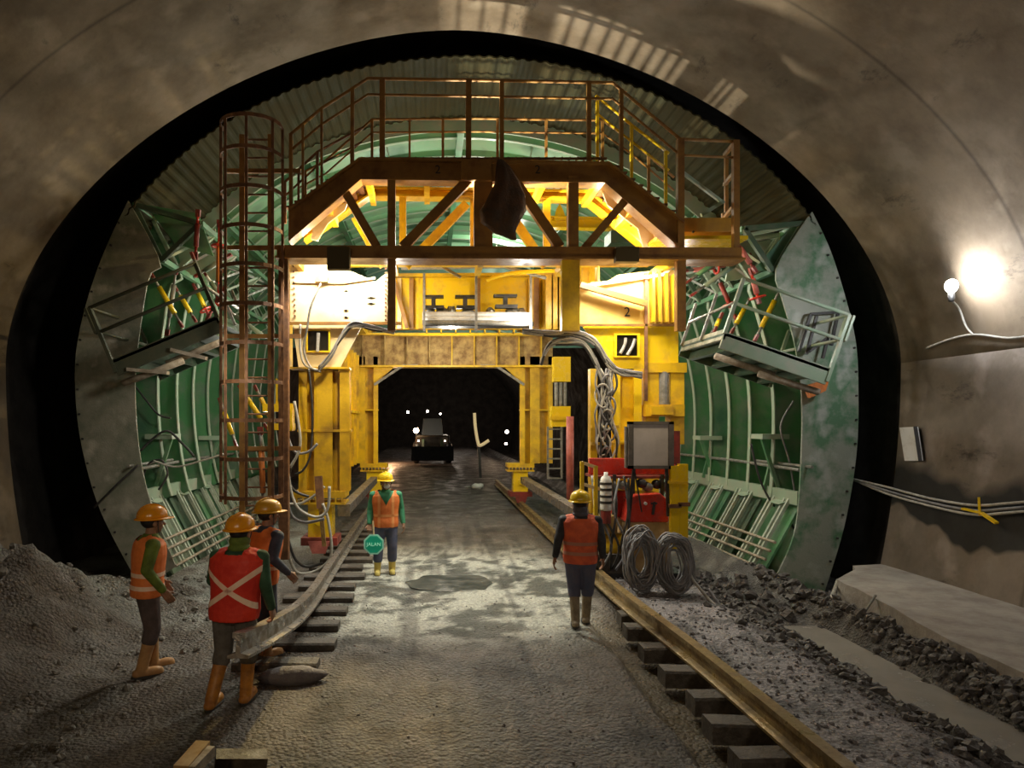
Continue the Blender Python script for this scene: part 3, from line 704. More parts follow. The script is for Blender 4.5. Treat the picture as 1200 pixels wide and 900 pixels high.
tx = textmesh('2', .24, at(735, 366, D-.012), (1, 0, 0), (0, 0, 1), BLK, 'marking', fp); tx['label'] = 'black number 2 on the yellow plate'

# intermediate and rear portals
XL0, XL1, XR0, XR1 = -2.52, -1.58, 2.66, 3.62
def back_portal(D, lab, z_head=(4.30, 5.25), hd=True):
    if not hd: return thing('middle_girder', lab, 'girder', (.55, D, 5))
    r = thing('rear_portal', lab, 'gantry', (.55, D, .1))
    for x0, x1, s in ((XL0, XL1, 1), (XR0, XR1, -1)):
        cols = [(0, .14), (.3, .6), (.86, 1)]
        leg(r, x0, x1, D, 1.42, z_head[0] + .3, YEL, cols); xc = (x0+x1)/2
        bogie(r, -1.70 if s > 0 else 2.67, D, 1.42, False, .8)
        xi = x1 if s > 0 else x0
        MB().poly([(xi, D, z_head[0]-.45), (xi + s*.5, D, z_head[0]), (xi, D, z_head[0])], (0, .04, 0)).build('haunch', YEL, r)
        MB().bar((xi - s*.1, D-.1, z_head[0]-.55), (xi + s*.75, D-.1, z_head[0]+.02), .07).bar((xi + s*.75, D-.1, z_head[0]+.02), (xi + s*1.2, D-.1, z_head[0]+.02), .07).build('knee_brace', GREY, r)
    if hd:
        h = MB().box((XL0, D, z_head[0]), (XR1, D+.04, z_head[1])).build('header_plate', RUSTY, r)
        MB().box((XL0, D-.2, z_head[0]-.03), (XR1, D+.3, z_head[0]+.03)).box((XL0, D-.2, z_head[1]-.03), (XR1, D+.3, z_head[1]+.03)).build('header_flange', YEL, r)
        for k in range(9):
            x = XL0 + .5 + k*.66; MB().box((x-.015, D-.18, z_head[0]), (x+.015, D, z_head[1])).build('stiffener', RUSTY if k < 4 else YEL, h)
    return r
rp = back_portal(20.3, 'dirty yellow rear portal framing the dark tunnel opening')
mp_ = back_portal(16.4, 'bright yellow middle girder with brown stiffeners behind the truss', hd=False)
# middle girder above the opening, bright yellow with stiffeners
g = MB().box(at(462, 325, 15.2), at(664, 386, 15.25)).build('girder_plate', YELC, mp_)
for u, m in ((468, PALE), (482, BRN), (493, YEL), (560, BRN), (622, YEL), (628, BRN)): MB().box(at(u-2.5, 326, 15.05), at(u+2.5, 386, 15.2)).build('stiffener', m, mp_)
for u in (641, 648, 655): MB().box(at(u-1.5, 322, 14.6), at(u+1.5, 390, 15.2)).build('stiffener', YEL, mp_)
MB().bar(at(455, 300, 15), at(668, 300, 15), .3, .18).build('upper_beam', YEL, mp_)
MB().bar(at(458, 323, 15), at(668, 322, 15), .2, .06).build('upper_flange', YEL, mp_)
MB().bar(at(462, 330, 14.9), at(477, 384, 14.9), .08).build('brace', BRN, mp_)
b = MB()
for k in range(8): u = 500+k*17; b.cbox(at(u, 388, 18.6), .03, .3, .10)
b.box(at(455, 384, 18.5), at(665, 387, 18.8)); b.box(at(455, 391, 18.5), at(665, 394, 18.8)); b.build('lower_chord', YEL, mp_)
# small pipes crossing above the girder
MB().tube(curve_pts([at(570, 328, 13.6), at(600, 320, 13.6), at(655, 317, 13.6)], 5), .04, 6).build('pipe', YELC, mp_)
MB().bar(at(470, 312, 13.9), at(590, 310, 13.9), .25, .1).bar(at(512, 309, 13.6), at(540, 325, 13.6), .05).bar(at(590, 312, 13.7), at(640, 326, 13.7), .05).build('cable_tray', GREY, mp_)

# longitudinal members tying the portals
for i, (x, z) in enumerate(((XL0+.47, 5.55), (XR1-.47, 5.55))):
    t = thing('longitudinal_girder', ('left', 'right')[i] + ' yellow longitudinal girder joining the gantry portals below the crown', 'girder', (x, 12.9, z))
    MB().ibeam((x, 12.8, z), (x, 24, z), .3, .6, .03).build('beam', YEL, t)
    for k in range(6): MB().cbox((x, 13.6+k*1.7, z), .28, .03, .54).build('stiffener', YEL, t)
for i, x in enumerate((-1.67, 2.72)):
    t = thing('tie_beam', ('pale grey tie beam between the left bogies, above the left rail', 'pale grey tie beam between the right bogies, ending above the far worker in red')[i], 'beam', (x, 12, .95))
    MB().box((x-.10, (13.1, 12.3)[i], .86), (x+.10, 20.0, 1.05)).build('beam', RAILM, t, False, .01)
    MB().box((x-.12, (13.1, 12.3)[i]-.02, .84), (x+.12, (13.1, 12.3)[i], 1.07)).build('end_plate', GREY, t)
# inner side sheeting of the left legs
t = thing('leg_cladding', 'yellow ribbed side panel between the left portal legs', 'panel', (-1.9, 17.4, 1.4))
MB().box((-2.3, 17.0, 1.45), (-2.25, 20.2, 4.6)).build('sheet', YEL, t)
for k in range(5): MB().box((-2.25, 17.1+k*.7, 1.45), (-2.1, 17.15+k*.7, 4.6)).build('rib', YEL, t)
MB().box((-2.26, 17, 2.9), (-2.08, 20.2, 2.96)).build('rail', YEL, t)

# work trolley on the middle girder
t = thing('valve_platform', 'dusty grey pipe platform with hand wheels above the opening', 'platform', at(558, 375, 14.3))
for v in (368, 373, 378): MB().tube([at(495, v, 14.2), at(623, v+.4, 14.2)], .05, 8).build('pipe', WHT if v < 378 else GREY, t)
MB().box(at(497, 377, 14.2), at(622, 385, 14.6)).build('deck', BLK, t)
for u in (497, 558, 622): MB().bar(at(u, 320, 14.1), at(u, 388, 14.1), .05).build('hanger', GREY, t)
for i, (u, v, s) in enumerate(((508, 348, 1), (545, 348, 1), (592, 347, 1.15))):
    b = MB(); c = at(u, v, 14.25); b.cbox(c, .42*s, .2, .05); b.cbox(c - V((0, 0, .12)), .09, .1, .24); b.cbox(c - V((-.02, 0, .22)), .40*s, .2, .06); b.build('hand_wheel', BLK, t)
b = MB()
for i, u in enumerate((505, 519, 529, 548, 575, 600, 611)): b.ell(at(u, 366, 14.4), .10 + .04*(i % 2), .1, .09 + .03*(i % 3), 8, 6, None, .3, i)
b.build('valve_body', GREY, t)

# ------------------------------------------------------------ walkway truss (D = 11.5 front face, 13.1 rear)
D = 11.5; D2 = 13.1
wt = thing('walkway_truss', 'brown steel truss with cranked top chord and tall handrails across the gantry top', 'truss', at(570, 240, D))
def pbar(pts, D, w, h, m, name, par=wt, up=V((0, 1, 0))):
    o = MB(); P = L(D, pts)
    for p, q in zip(P, P[1:]): o.bar(p, q, h, w, up)
    return o.build(name, m, par)
def cranked(D, m, k=1.0, name='top_chord'):
    up = [(338, 243), (421, 184), (714, 189), (802, 258)]; lo = [(338, 283), (423, 210), (709, 214), (796, 290)]
    if k != 1:  # same height further back, shallower section
        lo = [(338, 256), (423, 197), (709, 201), (796, 271)]
        up = [((x-U0)*k+U0, (y-V0)*k+V0) for x, y in up]; lo = [((x-U0)*k+U0, (y-V0)*k+V0) for x, y in lo]
    o = MB(); o.band(L(D, up), L(D, lo), (0, .06, 0)); A = L(D-.1, up); B_ = L(D-.1, lo)
    o.band(A, [p - V((0, 0, .04)) for p in A], (0, .3, 0)); o.band([p + V((0, 0, .04)) for p in B_], B_, (0, .3, 0))
    return o.build(name, m, wt)
tcf = cranked(D, BRN); k2 = D/12.9; cranked(12.9, YEL, k2, 'rear_chord')  # front truss browned for its shade, rear chord kept in lit yellow
for u in (513, 630): textmesh('2', .2, at(u, 199, D-.02), (1, 0, 0), (0, 0, 1), BLK, 'marking', tcf)['label'] = 'black number 2 on the brown chord'
pbar([(326, 296), (866, 299)], D, .22, .20, BRN, 'bottom_chord')
pbar([(326, 305), (866, 307)], D+.1, .5, .035, BRN, 'bottom_flange')
for u, w, m in ((459, .13, BRN), (566, .31, BRN), (671, .17, BRN)): pbar([(u, 208), (u, 292)], D, .16, w, m, 'vertical')
pbar([(558, 188), (558, 212)], D-.12, .1, .5, BRN, 'gusset')
for a, b_, w in (((405, 226), (442, 290), .14), ((552, 208), (472, 290), .16), ((604, 214), (656, 290), .16), ((737, 230), (684, 292), .13)):
    pbar([a, b_], D, .12, w, BRN, 'diagonal')
    a2 = ((a[0]-U0)*k2+U0, (a[1]-V0)*k2+V0); b2 = ((b_[0]-U0)*k2+U0, (b_[1]-V0)*k2+V0); pbar([a2, b2], 12.9, .12, w, YEL, 'diagonal')
for u in (468, 561, 657): pbar([((u-U0)*k2+U0, 230), ((u-U0)*k2+U0, 300)], 12.9, .12, .13, YEL, 'vertical')
pbar([(340, 308), (760, 308)], 12.9, .14, .14, YEL, 'bottom_chord')
# cross members, front to rear
for u, v in ((380, 234), (430, 206), (500, 204), (566, 205), (640, 206), (706, 208), (750, 236), (459, 298), (566, 298), (671, 299), (340, 298), (797, 300)):
    p = at(u, v, D); MB().bar(p + V((0, .08, 0)), p + V((0, 1.38, 0)), .10, .14).build('cross_member', YEL, wt)
# haunch brackets that catch the lamp light
for a in ([(408, 236), (386, 248), (368, 262), (364, 280), (372, 282), (384, 262), (404, 246)], [(705, 222), (735, 244), (764, 262), (768, 288), (754, 290), (748, 268), (712, 240)]):
    MB().poly(L(12.2, a), (0, .05, 0)).build('haunch_bracket', PALE, wt)
# posts
for u, v1, w, m in ((333, 655, .16, BRND), (459, 388, .13, BRN), (668, 388, .30, YEL), (797, 388, .15, BRN)):
    pbar([(u, 305), (u, v1)], D, .14, w, m, 'post')
# grating floor between the handrails (open bars, light falls through)
gr = MB(); zf = at(0, 186, D).z + .02; xa, xb = at(424, 0, D).x, at(712, 0, D).x; k = 0
x = xa
while x < xb: gr.bar((x, D, zf), (x, D2+.2, zf), .02, .03); x += .13
for yy in (D+.05, D+.85, D2+.15): gr.bar((xa, yy, zf), (xb, yy, zf), .03, .04)
gr.build('grating', BRND, wt)
for (u0, v0, u1, v1) in ((338, 243, 424, 186), (714, 188, 800, 256)):
    st_ = MB(); n = 9
    for i in range(n):
        p = at(u0 + (u1-u0)*(i+.5)/n, v0 + (v1-v0)*(i+.5)/n, D); st_.cbox(p + V((0, .85, 0)), .26, 1.5, .03)
    st_.build('stair_tread', BRND, wt)
# handrails
def handrail(D, name, pts_top, drop, posts, m, r=.025, toe=None):
    h = thing('handrail', name, 'railing', at(pts_top[0][0], pts_top[0][1], D))
    P = L(D, pts_top); MB().tube(P, r, 8).build('top_rail', m, h, True); MB().tube([p - V((0, 0, drop)) for p in P], r*.8, 8).build('mid_rail', m, h, True)
    for u, v, v1, w in posts: MB().bar(at(u, v, D), at(u, v1, D), w).build('post', m, h)
    return h
handrail(D, 'tall brown front handrail following the cranked top of the truss', [(341, 157), (377, 127), (431, 92), (560, 94), (718, 97), (797, 163), (862, 166)], .27,
         [(341, 157, 245, .06), (413, 104, 195, .06), (448, 93, 186, .09), (549, 94, 186, .09), (588, 96, 188, .07), (690, 97, 190, .07), (728, 105, 200, .06), (797, 163, 300, .11), (377, 127, 220, .04), (355, 146, 235, .04)], BRN, .028)
handrail(D2, 'rear handrail seen through the front one, lower against the green crown', [(350, 205), (382, 188), (436, 140), (560, 139), (706, 141), (740, 165), (790, 208)], .25,
         [(358, 200, 262, .05), (412, 160, 222, .05), (436, 140, 210, .05), (480, 140, 205, .04), (519, 140, 205, .05), (583, 140, 205, .05), (640, 141, 205, .05), (706, 141, 208, .05), (760, 180, 240, .05)], BRN, .024)
handrail(12.2, 'yellow handrail of the right hand stair down from the walkway', [(698, 112), (742, 148), (784, 180)], .3, [(700, 113, 190, .05), (740, 147, 215, .05), (780, 177, 250, .05)], YELC, .026)
handrail(12.2, 'brown handrail of the left stair between walkway and cage ladder', [(332, 215), (372, 178), (424, 150)], .25, [(334, 213, 262, .05), (372, 178, 235, .05), (350, 198, 250, .04)], BRND, .024)
# right hand landing with cabinet
ld = thing('landing_frame', 'yellow landing frame at the right end of the walkway truss', 'platform', at(830, 300, D))
for u, v0, v1, w, DD in ((862, 165, 302, .10, D), (851, 185, 255, .06, 12.6), (848, 250, 290, .07, 12.6)): MB().bar(at(u, v0, DD), at(u, v1, DD), w).build('post', BRN, ld)
MB().bar(at(797, 298, D), at(864, 300, D), .16, .16).build('sill', BRN, ld)
for v in (182, 216, 255):
    MB().bar(at(862, v-15 if v > 182 else 166, D), at(849, v, 12.6), .06).build('side_rail', BRN, ld)
MB().bar(at(797, 200, D), at(845, 236, 12), .05).bar(at(822, 252, 12), at(848, 236, 12), .06).build('brace', GRNL, ld)
MB().box(at(770, 280, D+.2), at(853, 290, D+1.0)).build('shelf', YELC, ld)
MB().box(at(795, 290, D+.3), at(806, 296, D+.4)).box(at(835, 290, D+.3), at(843, 296, D+.4)).build('foot', PALE, ld)
cb = thing('control_cabinet', 'flat ochre cabinet on the landing at the right end of the truss', 'cabinet', at(827, 280, D+.3))
MB().box(at(800, 255, D+.3), at(854, 279, D+.7)).build('body', mat('ochre_cabinet', (.55, .30, .04), (.45, .24, .04), .5, scale=5), cb, False, .01)
MB().box(at(802, 257, D+.28), at(852, 277, D+.3)).build('door', mat('ochre_cabinet'), cb) if False else None
b = MB(); b.lathe(at(812, 272, D+.28), [(.001, 0), (.02, 0), (.02, .03)], 8, V((0, -1, 0))); b.build('latch', BLK, cb)
# dark boxes hanging at the bottom chord
for (u0, v0, u1, v1), lab in (((383, 289, 411, 318), 'dark square floodlight box on the bottom chord above the pale plate'), ((722, 289, 746, 309), 'small dark junction box on the bottom chord right of centre')):
    t = thing('lamp_box', lab, 'box', at((u0+u1)/2, (v0+v1)/2, D-.2))
    MB().box(at(u0, v0, D-.28), at(u1, v1, D-.12)).build('housing', DKBOX, t, False, .01); MB().bar(at(u0+4, v0+2, D-.12), at(u1-4, v0+2, D-.12), .1, .04).build('bracket', BLK, t)
# tarpaulin hanging over the chord
b = MB(); c = at(590, 187, D-.3); rings = []
for i, (h, w) in enumerate(((0, .05), (.12, .12), (.35, .2), (.6, .3), (.85, .36), (1.05, .30), (1.2, .18), (1.32, .05))):
    rings.append([c + V((.02*i*math.sin(i) + (i*.02-.05) + w*(.9+.35*math.sin(3*t+i*.7))*math.cos(t)*.95, w*.45*(1+.3*math.sin(4*t+i))*math.sin(t), -h)) for t in [2*PI*k/18 for k in range(18)]])
b.loft(rings); tag(b.build('tarpaulin', TARP, None, True), 'crumpled dark brown tarpaulin bundle hanging from the middle of the truss', 'tarpaulin')
# lifting beam seen through the truss
t = thing('lifting_beam', 'bright yellow crane beam with two pointed lugs under the crown', 'beam', at(700, 262, 15.8))
MB().ibeam(at(636, 261, 15.8), at(758, 264, 15.8), .25, .26, .03).build('beam', YELC, t)
for u in (639, 656): MB().poly(L(15.7, [(u-7, 258), (u-4, 245), (u, 238), (u+4, 246), (u+8, 258)]), (0, .05, 0)).build('lug', YELC, t)
MB().box(at(716, 270, 15.6), at(756, 292, 16.2)).build('counter_box', mat('teal_plate'), t) if False else MB().box(at(716, 270, 15.6), at(752, 292, 16.2)).build('counter_box', GRND, t)

# ------------------------------------------------------------ caged ladder
D = 10.95
lc = thing('cage_ladder', 'tall brown ladder with round safety cage at the left of the gantry', 'ladder', at(290, 640, D))
cx = at(289, 0, D).x; R_ = .50
ztop = at(0, 139, D).z; zb = at(0, 598, D).z
ang = [math.radians(a) for a in (-175, -130, -85, -35, 5)]
for a in ang:
    p = V((cx + R_*math.cos(a), D + .32 + R_*math.sin(a), 0)); MB().bar(V((p.x, p.y, zb+.1)), V((p.x, p.y, ztop)), .045, .02).build('cage_bar', BRND, lc)
z = ztop; k = 0
while z > zb + .2:
    pts = [(cx + R_*math.cos(math.radians(t)), D + .32 + R_*math.sin(math.radians(t)), z) for t in range(-195, 16, 14)]
    MB().bars(pts, .02, .06).build('hoop', BRND, lc); z -= .62 if k else .5; k += 1
for s in (-1, 1): MB().bar((cx + s*.24, D+.62, -.05), (cx + s*.24, D+.62, ztop), .09, .06).build('stile', BRN, lc)
z = .3
while z < ztop: MB().tube([(cx-.24, D+.62, z), (cx+.24, D+.62, z)], .018, 6).build('rung', BRND, lc); z += .31
for z in (2.2, 4.1, 5.6, 6.9): MB().bar((cx-.5, D+.62, z), (cx+.75, D+.62, z), .05, .07).build('stay', BRN, lc)
# long rear ladder seen right of the middle gap
t = thing('access_ladder', 'pale steel ladder hanging behind the red post right of the opening', 'ladder', at(648, 560, 18))
for u in (642, 658): MB().bar(at(u, 500, 18), at(u, 561, 18), .05).build('stile', GREY, t)
for k in range(6): MB().bar(at(642, 503+k*11.5, 18), at(658, 503+k*11.5, 18), .04).build('rung', GREY, t)
t = thing('jack_bracket', 'yellow jack bracket with dark screws above the pale ladder', 'bracket', at(657, 470, 17.5))
MB().box(at(649, 418, 17.5), at(666, 448, 17.8)).build('upper_block', YELC, t); MB().box(at(647, 476, 17.4), at(665, 500, 17.8)).build('lower_block', YELC, t)
for u in (652, 657, 662): MB().tube([at(u, 448, 17.6), at(u, 476, 17.6)], .05, 8).build('screw', GREY, t)
MB().box(at(645, 488, 17.3), at(668, 492, 17.4)).build('clamp', YEL, t)
tag(MB().tube([at(668, 488, 15.5), at(668, 590, 15.5)], .085, 12).build('prop_post', PINK, None, True), 'faded red round post standing right of the opening', 'post')
tag(MB().box(at(640, 452, 14.2), at(646, 600, 14.4)).build('edge_post', YELC), 'narrow yellow upright at the right of the opening', 'post') if False else None
# ------------------------------------------------------------ power pack by the right rail
D = 11.0
pp = thing('hydraulic_power_pack', 'red and yellow hydraulic power pack on a tan base beside the right rail', 'machine', at(742, 690, D))
def B(name, u0, v0, u1, v1, d0, d1, m, par=pp, bev=0): return MB().box(at(u0, v0, D+d0), V((at(u1, 0, D+d0).x, D+d1, at(0, v1, D+d0).z))).build(name, m, par, False, bev)
B('skid', 692, 672, 803, 690, 0, 1.2, BLK); B('base_box', 734, 612, 784, 672, .05, .9, TAN, bev=.01)
tk = MB().poly(L(D, [(733, 612), (737, 586), (744, 580), (774, 578), (783, 586), (784, 612)]), (0, .6, 0)).build('tank', RED, pp, False, .02)
b = MB(); b.lathe(at(756, 590, D), [(.001, 0), (.025, 0), (.025, .04), (.001, .04)], 10, V((0, -1, 0))); b.build('sight_gauge', WHT, tk)
b = MB(); b.bar(at(767, 588, D-.03), at(765, 603, D-.03), .035).bar(at(763, 590, D-.03), at(770, 590, D-.03), .03); b.build('handle', BLK, tk)
B('red_panel', 691, 537, 741, 556, .5, .62, RED, bev=.01); B('cross_panel', 742, 544, 792, 556, .4, .5, RED, bev=.01); B('rear_tank', 718, 575, 738, 606, .3, .8, RED, bev=.02)
B('shelf', 697, 558, 790, 561, .2, .9, REDD); B('side_box', 779, 505, 797, 545, .6, .9, REDD)
for u in (720, 742, 776): MB().bar(at(u, 556, D+.2), at(u-2, 672, D+.2), .05).build('frame_post', BLK, pp)
for i, (u, v) in enumerate(((728, 568), (750, 566), (757, 570), (768, 567), (778, 570))): MB().lathe(at(u, v, D+.35), [(.001, 0), (.07, 0), (.08, .05), (.07, .16), (.001, .16)], 12, V((0, -1, 0))).build('valve', (GREY, BLK)[i % 2], pp, True)
mo = MB(); mo.tube([at(703, 640, D+.3), at(730, 640, D+.3)], .22, 16); mb_ = mo.build('motor', YEL, pp, True)
B('pump_block', 701, 604, 724, 626, .1, .5, RUSTY, bev=.02); B('lower_frame', 698, 650, 735, 672, 0, .8, WOODD)
bd = thing('display_board', 'pale grey framed board standing above the red power pack', 'board', at(762, 548, D-.15))
MB().box(at(738, 495, D-.15), at(786, 548, D-.08)).build('panel', BOARD, bd)
f = MB(); e = 3.2
f.box(at(737, 494, D-.19), at(787, 494+e, D-.08)).box(at(737, 549-e, D-.19), at(787, 549, D-.08)).box(at(737, 494, D-.19), at(737+e, 549, D-.08)).box(at(787-e, 494, D-.19), at(787, 549, D-.08)).build('frame', mat('dull_steel_frame', (.16, .14, .13), (.10, .09, .08), .5, scale=6), bd)
MB().bar(at(743, 548, D-.12), at(737, 605, D-.1), .045).bar(at(743, 548, D-.12), at(752, 600, D-.1), .02).build('leg', BLK, bd); MB().bar(at(781, 548, D-.12), at(783, 605, D-.1), .045).build('leg', BLK, bd)
MB().box(at(733, 500, D-.12), at(737, 548, D-.05)).build('side_bracket', GREY, bd)
gc = thing('gas_bottle', 'white banded gas bottle strapped to the left end of the red power pack', 'bottle', at(710, 612, D-.25))
MB().lathe(at(710, 598, D-.25), [(.001, 0), (.085, 0), (.09, .03), (.09, .44), (.07, .52), (.03, .55), (.03, .60), (.001, .60)], 18).build('cylinder', WHT, gc, True)
for v in (568, 575, 583, 590): MB().lathe(at(710, v, D-.25), [(.092, 0), (.094, .0), (.094, .04), (.092, .04)], 18).build('dark_band', BLK, gc)
MB().lathe(at(710, 613, D-.25), [(.001, 0), (.08, 0), (.08, .2), (.001, .2)], 14).build('base_sleeve', REDD, gc)
gr_ = thing('guard_rail', 'pale yellow guard rail at the left end of the red power pack', 'railing', at(690, 610, D-.35))
for u, v0, v1 in ((682, 541, 602), (698, 546, 640)): MB().bar(at(u, v0, D-.35), at(u, v1, D-.35), .055).build('post', YELC, gr_)
MB().bar(at(682, 542, D-.35), at(700, 548, D-.35), .05).build('rail', PALE, gr_); MB().bar(at(682, 567, D-.35), at(703, 573, D-.35), .05).build('rail', PALE, gr_)
for i, (u, v0) in enumerate(((790, 546), (800, 544))):
    t = thing('yellow_stanchion', ('yellow stanchion touching the right side of the red power pack', 'outer yellow stanchion right of the red power pack, nearest the green leaf')[i], 'post', at(u, 640, D-.2))
    MB().box(at(u-3.6, v0, D-.2), at(u+3.6, 642, D-.1)).build('post', YELC, t); MB().box(at(u-4.5, v0+45, D-.23), at(u+4.5, v0+48, D-.07)).build('collar', BRND, t)
MB().bar(at(783, 565, D-.2), at(806, 566, D-.2), .04).build('cross_bar', YEL, pp)
# hoses on the pack
random.seed(21)
for i in range(9):
    u = 694 + i*5.3; P = [at(u, 560 + random.uniform(-4, 6), D-.05), at(u + random.uniform(-8, 8), 600, D-.22), at(u + random.uniform(-5, 10), 640, D-.28), at(u + random.uniform(-10, 6), 668, D-.12)]
    MB().tube(curve_pts(P, 6), .02, 6).build('hose', (CABLEB, CABLE)[i % 3 == 0], pp, True)

# cable coils
def coil(u, v, D, rx, ry, n, sd, lab, tilt):
    random.seed(sd); b = MB(); c = at(u, v, D)
    for k in range(n):
        a = random.uniform(.5, 1.02); o = V((random.uniform(-.04, .04), random.uniform(-.10, .10), random.uniform(-.04, .03))); ph = random.uniform(0, 6)
        pts = []
        for j in range(28):
            t = 2*PI*j/28; w = 1 + .09*math.sin(2*t+ph) + .05*math.sin(5*t+ph*2)
            pts.append(c + o + V((math.cos(t)*rx*a*w + tilt*math.sin(t)*ry, .05*math.sin(2*t+ph), math.sin(t)*ry*a*w*(1.0))))
        b.tube(pts, .014, 6, True)
    for k in range(3):
        t = .8 + k*1.9; p = c + V((math.cos(t)*rx*.88 + tilt*math.sin(t)*ry, 0, math.sin(t)*ry*.88))
    return tag(b.build('cable_coil', CABLE, None, True), lab, 'cable coil')
coil(751, 655, 9.95, .23, .44, 26, 5, 'left of two big grey cable coils in front of the red power pack', .0)
coil(790, 660, 9.9, .25, .46, 26, 6, 'right of two big grey cable coils in front of the red power pack', -.06)

def cable(pts, D, r, m, lab, name='cable', n=8):
    P = [p if isinstance(p, V) else (at(*p) if len(p) == 3 else at(*p, D)) for p in pts]
    return tag(MB().tube(curve_pts(P, n), r, 6).build(name, m, None, True), lab, 'cable')
cable([(805, 632, 9.9), (808, 670, 9.85), (822, 692, 9.7), (842, 712, 9.5), (866, 720, 9.5)], 9.8, .022, CABLEW, 'pale hose trailing from the right coil over the gravel to the mud')
cable([(830, 690, 9.8), (850, 716, 9.55), (872, 722, 9.4)], 9.7, .02, CABLE, 'grey hose lying beside the pale one on the gravel')
cable([(982, 680, 11.4), (972, 705, 10.6), (955, 728, 10.2), (944, 742, 10.0)], 10, .03, CABLEW, 'pale hose hanging from the bench corner into the ditch water')
# right knee cable bundle: one thing, many strands
cb = thing('cable_bundle', 'thick bundle of grey cables arching over the right knee and hanging tangled', 'cable', at(705, 430, 12.2))
random.seed(4)
for i in range(9):
    j = lambda s=3: random.uniform(-s, s)
    MB().tube(curve_pts([at(612, 388+j(), 12.1), at(645, 391+j(), 12.05), at(676, 391+j(4), 12.0), at(697, 401+j(4), 12), at(712, 424+j(4), 12), at(728, 436+j(3), 12.05), at(752, 440+j(3), 12.1)], 6), .030, 6).build('strand', (CABLE, CABLEW, CABLEB)[i % 3], cb, True)
for i in range(6):
    j = lambda s=3: random.uniform(-s, s)
    MB().tube(curve_pts([at(634, 425+j(), 12.2), at(644, 404+j(), 12.1), at(664, 400+j(4), 12.0), at(684, 404+j(4), 12), at(698, 424+j(4), 12), at(706, 446+j(3), 12.05)], 6), .026, 6).build('strand', (CABLEW, CABLE, CABLEB)[i % 3], cb, True)
for i in range(12):
    u = 702 + i*1.8; j = lambda s=4: random.uniform(-s, s); v1 = random.uniform(480, 590)
    P = [at(u + j(), 432, 12.1)] + [at(709 + (u-709)*.8 + j(7), 432 + (v1-432)*q, 12.0 + j(.02)) for q in (.2, .4, .6, .8, 1)]
    MB().tube(curve_pts(P, 5), .02, 6).build('strand', (CABLE, CABLEB, CABLEW)[i % 3], cb, True)
for i in range(7):
    c = at(709 + random.uniform(-6, 6), 450 + i*14, 12.0); rr_ = random.uniform(.08, .16); ph = random.uniform(0, 6)
    MB().tube([c + V((math.cos(2*PI*k/16)*rr_*.8, .05*math.sin(4*PI*k/16+ph), math.sin(2*PI*k/16)*rr_*1.4)) for k in range(16)], .018, 6, True).build('loop', (CABLE, CABLEW)[i % 2], cb, True)
cb2 = thing('cable_bundle', 'bundle of pale and black cables bending down over the left knee plate', 'cable', at(400, 400, 12.2))
for i in range(6):
    j = lambda s=2.5: random.uniform(-s, s)
    MB().tube(curve_pts([at(462, 389+j(), 12.1), at(436, 384+j(), 12.1), at(415, 380+j(), 12.1), at(402, 392+j(), 12.1), at(388, 416+j(), 12.1), at(374, 432+j(), 12.15)], 6), .026, 6).build('strand', (CABLE, CABLEW, CABLEB)[i % 3], cb2, True)
for i, P in enumerate([[(376, 332), (364, 360), (360, 385), (356, 410), (364, 430), (376, 436)], [(352, 380), (352, 410), (358, 428), (374, 434)], [(362, 432), (366, 480), (364, 530), (356, 550), (346, 556)]]):
    MB().tube(curve_pts([at(*p, 12.2) for p in P], 6), .02, 6).build('strand', (GREY, CABLEW, CABLEB)[i], cb2, True)
lo = thing('hose_loops', 'tangle of pale hoses looping beside the brown post at the left bogie', 'hose', at(350, 620, 11.9))
for i, P in enumerate([[(337, 548), (342, 580), (352, 598), (372, 606), (384, 596), (386, 570)], [(335, 560), (340, 600), (356, 612), (380, 608)], [(336, 640), (342, 662), (352, 672), (372, 668), (388, 650), (385, 612), (378, 590)],
                       [(337, 630), (346, 655), (360, 664), (378, 660)], [(345, 470), (352, 520), (340, 548)], [(334, 500), (344, 528), (360, 530), (372, 520)], [(332, 590), (352, 590), (372, 578), (380, 570)], [(345, 540), (338, 560), (345, 575), (362, 582)]]):
    MB().tube(curve_pts([at(u, v, 11.75 + .05*i) for u, v in P], 6), .026, 6).build('strand', (CABLEW, CABLE, CABLEW, CABLEB)[i % 4], lo, True)
lp = thing('lever_post', 'small brown upright lever in front of the left jack', 'lever', at(377, 600, 11.9))
MB().bar(at(373, 558, 11.95), at(376, 596, 11.9), .13, .08).build('grip', BRND, lp); MB().bar(at(376, 596, 11.9), at(380, 640, 11.95), .07, .05).build('rod', RUSTY, lp)
cable([(158, 452), (172, 470), (186, 486), (200, 490)], 13.4, .02, CABLEB, 'thin black cable draped across the upper ribs of the left leaf')
cable([(165, 528), (178, 515), (196, 505), (214, 520), (228, 535)], 13.6, .025, CABLEB, 'black hose looping between the ribs of the left leaf')
cable([(166, 560), (176, 542), (190, 540), (196, 556), (186, 574)], 13.5, .022, CABLEB, 'second black hose loop low in the left leaf')
cable([(180, 540), (206, 547), (236, 540), (262, 532)], 13.3, .02, CABLEW, 'pale cable strung along the left leaf above the waler')
cable([(110, 595, 12.7), (140, 565, 12.7), (162, 545, 12.8)], 12.7, .022, BLK, 'dark stay running across the left crescent end plate')
cable([(940, 640), (925, 610), (905, 590), (890, 560), (880, 520)], 14.0, .022, CABLEB, 'black hose hanging inside the right form leaf')
cable([(930, 470), (915, 500), (925, 540), (932, 580)], 13.8, .02, CABLE, 'thin grey hose near the inner edge of the right end plate')

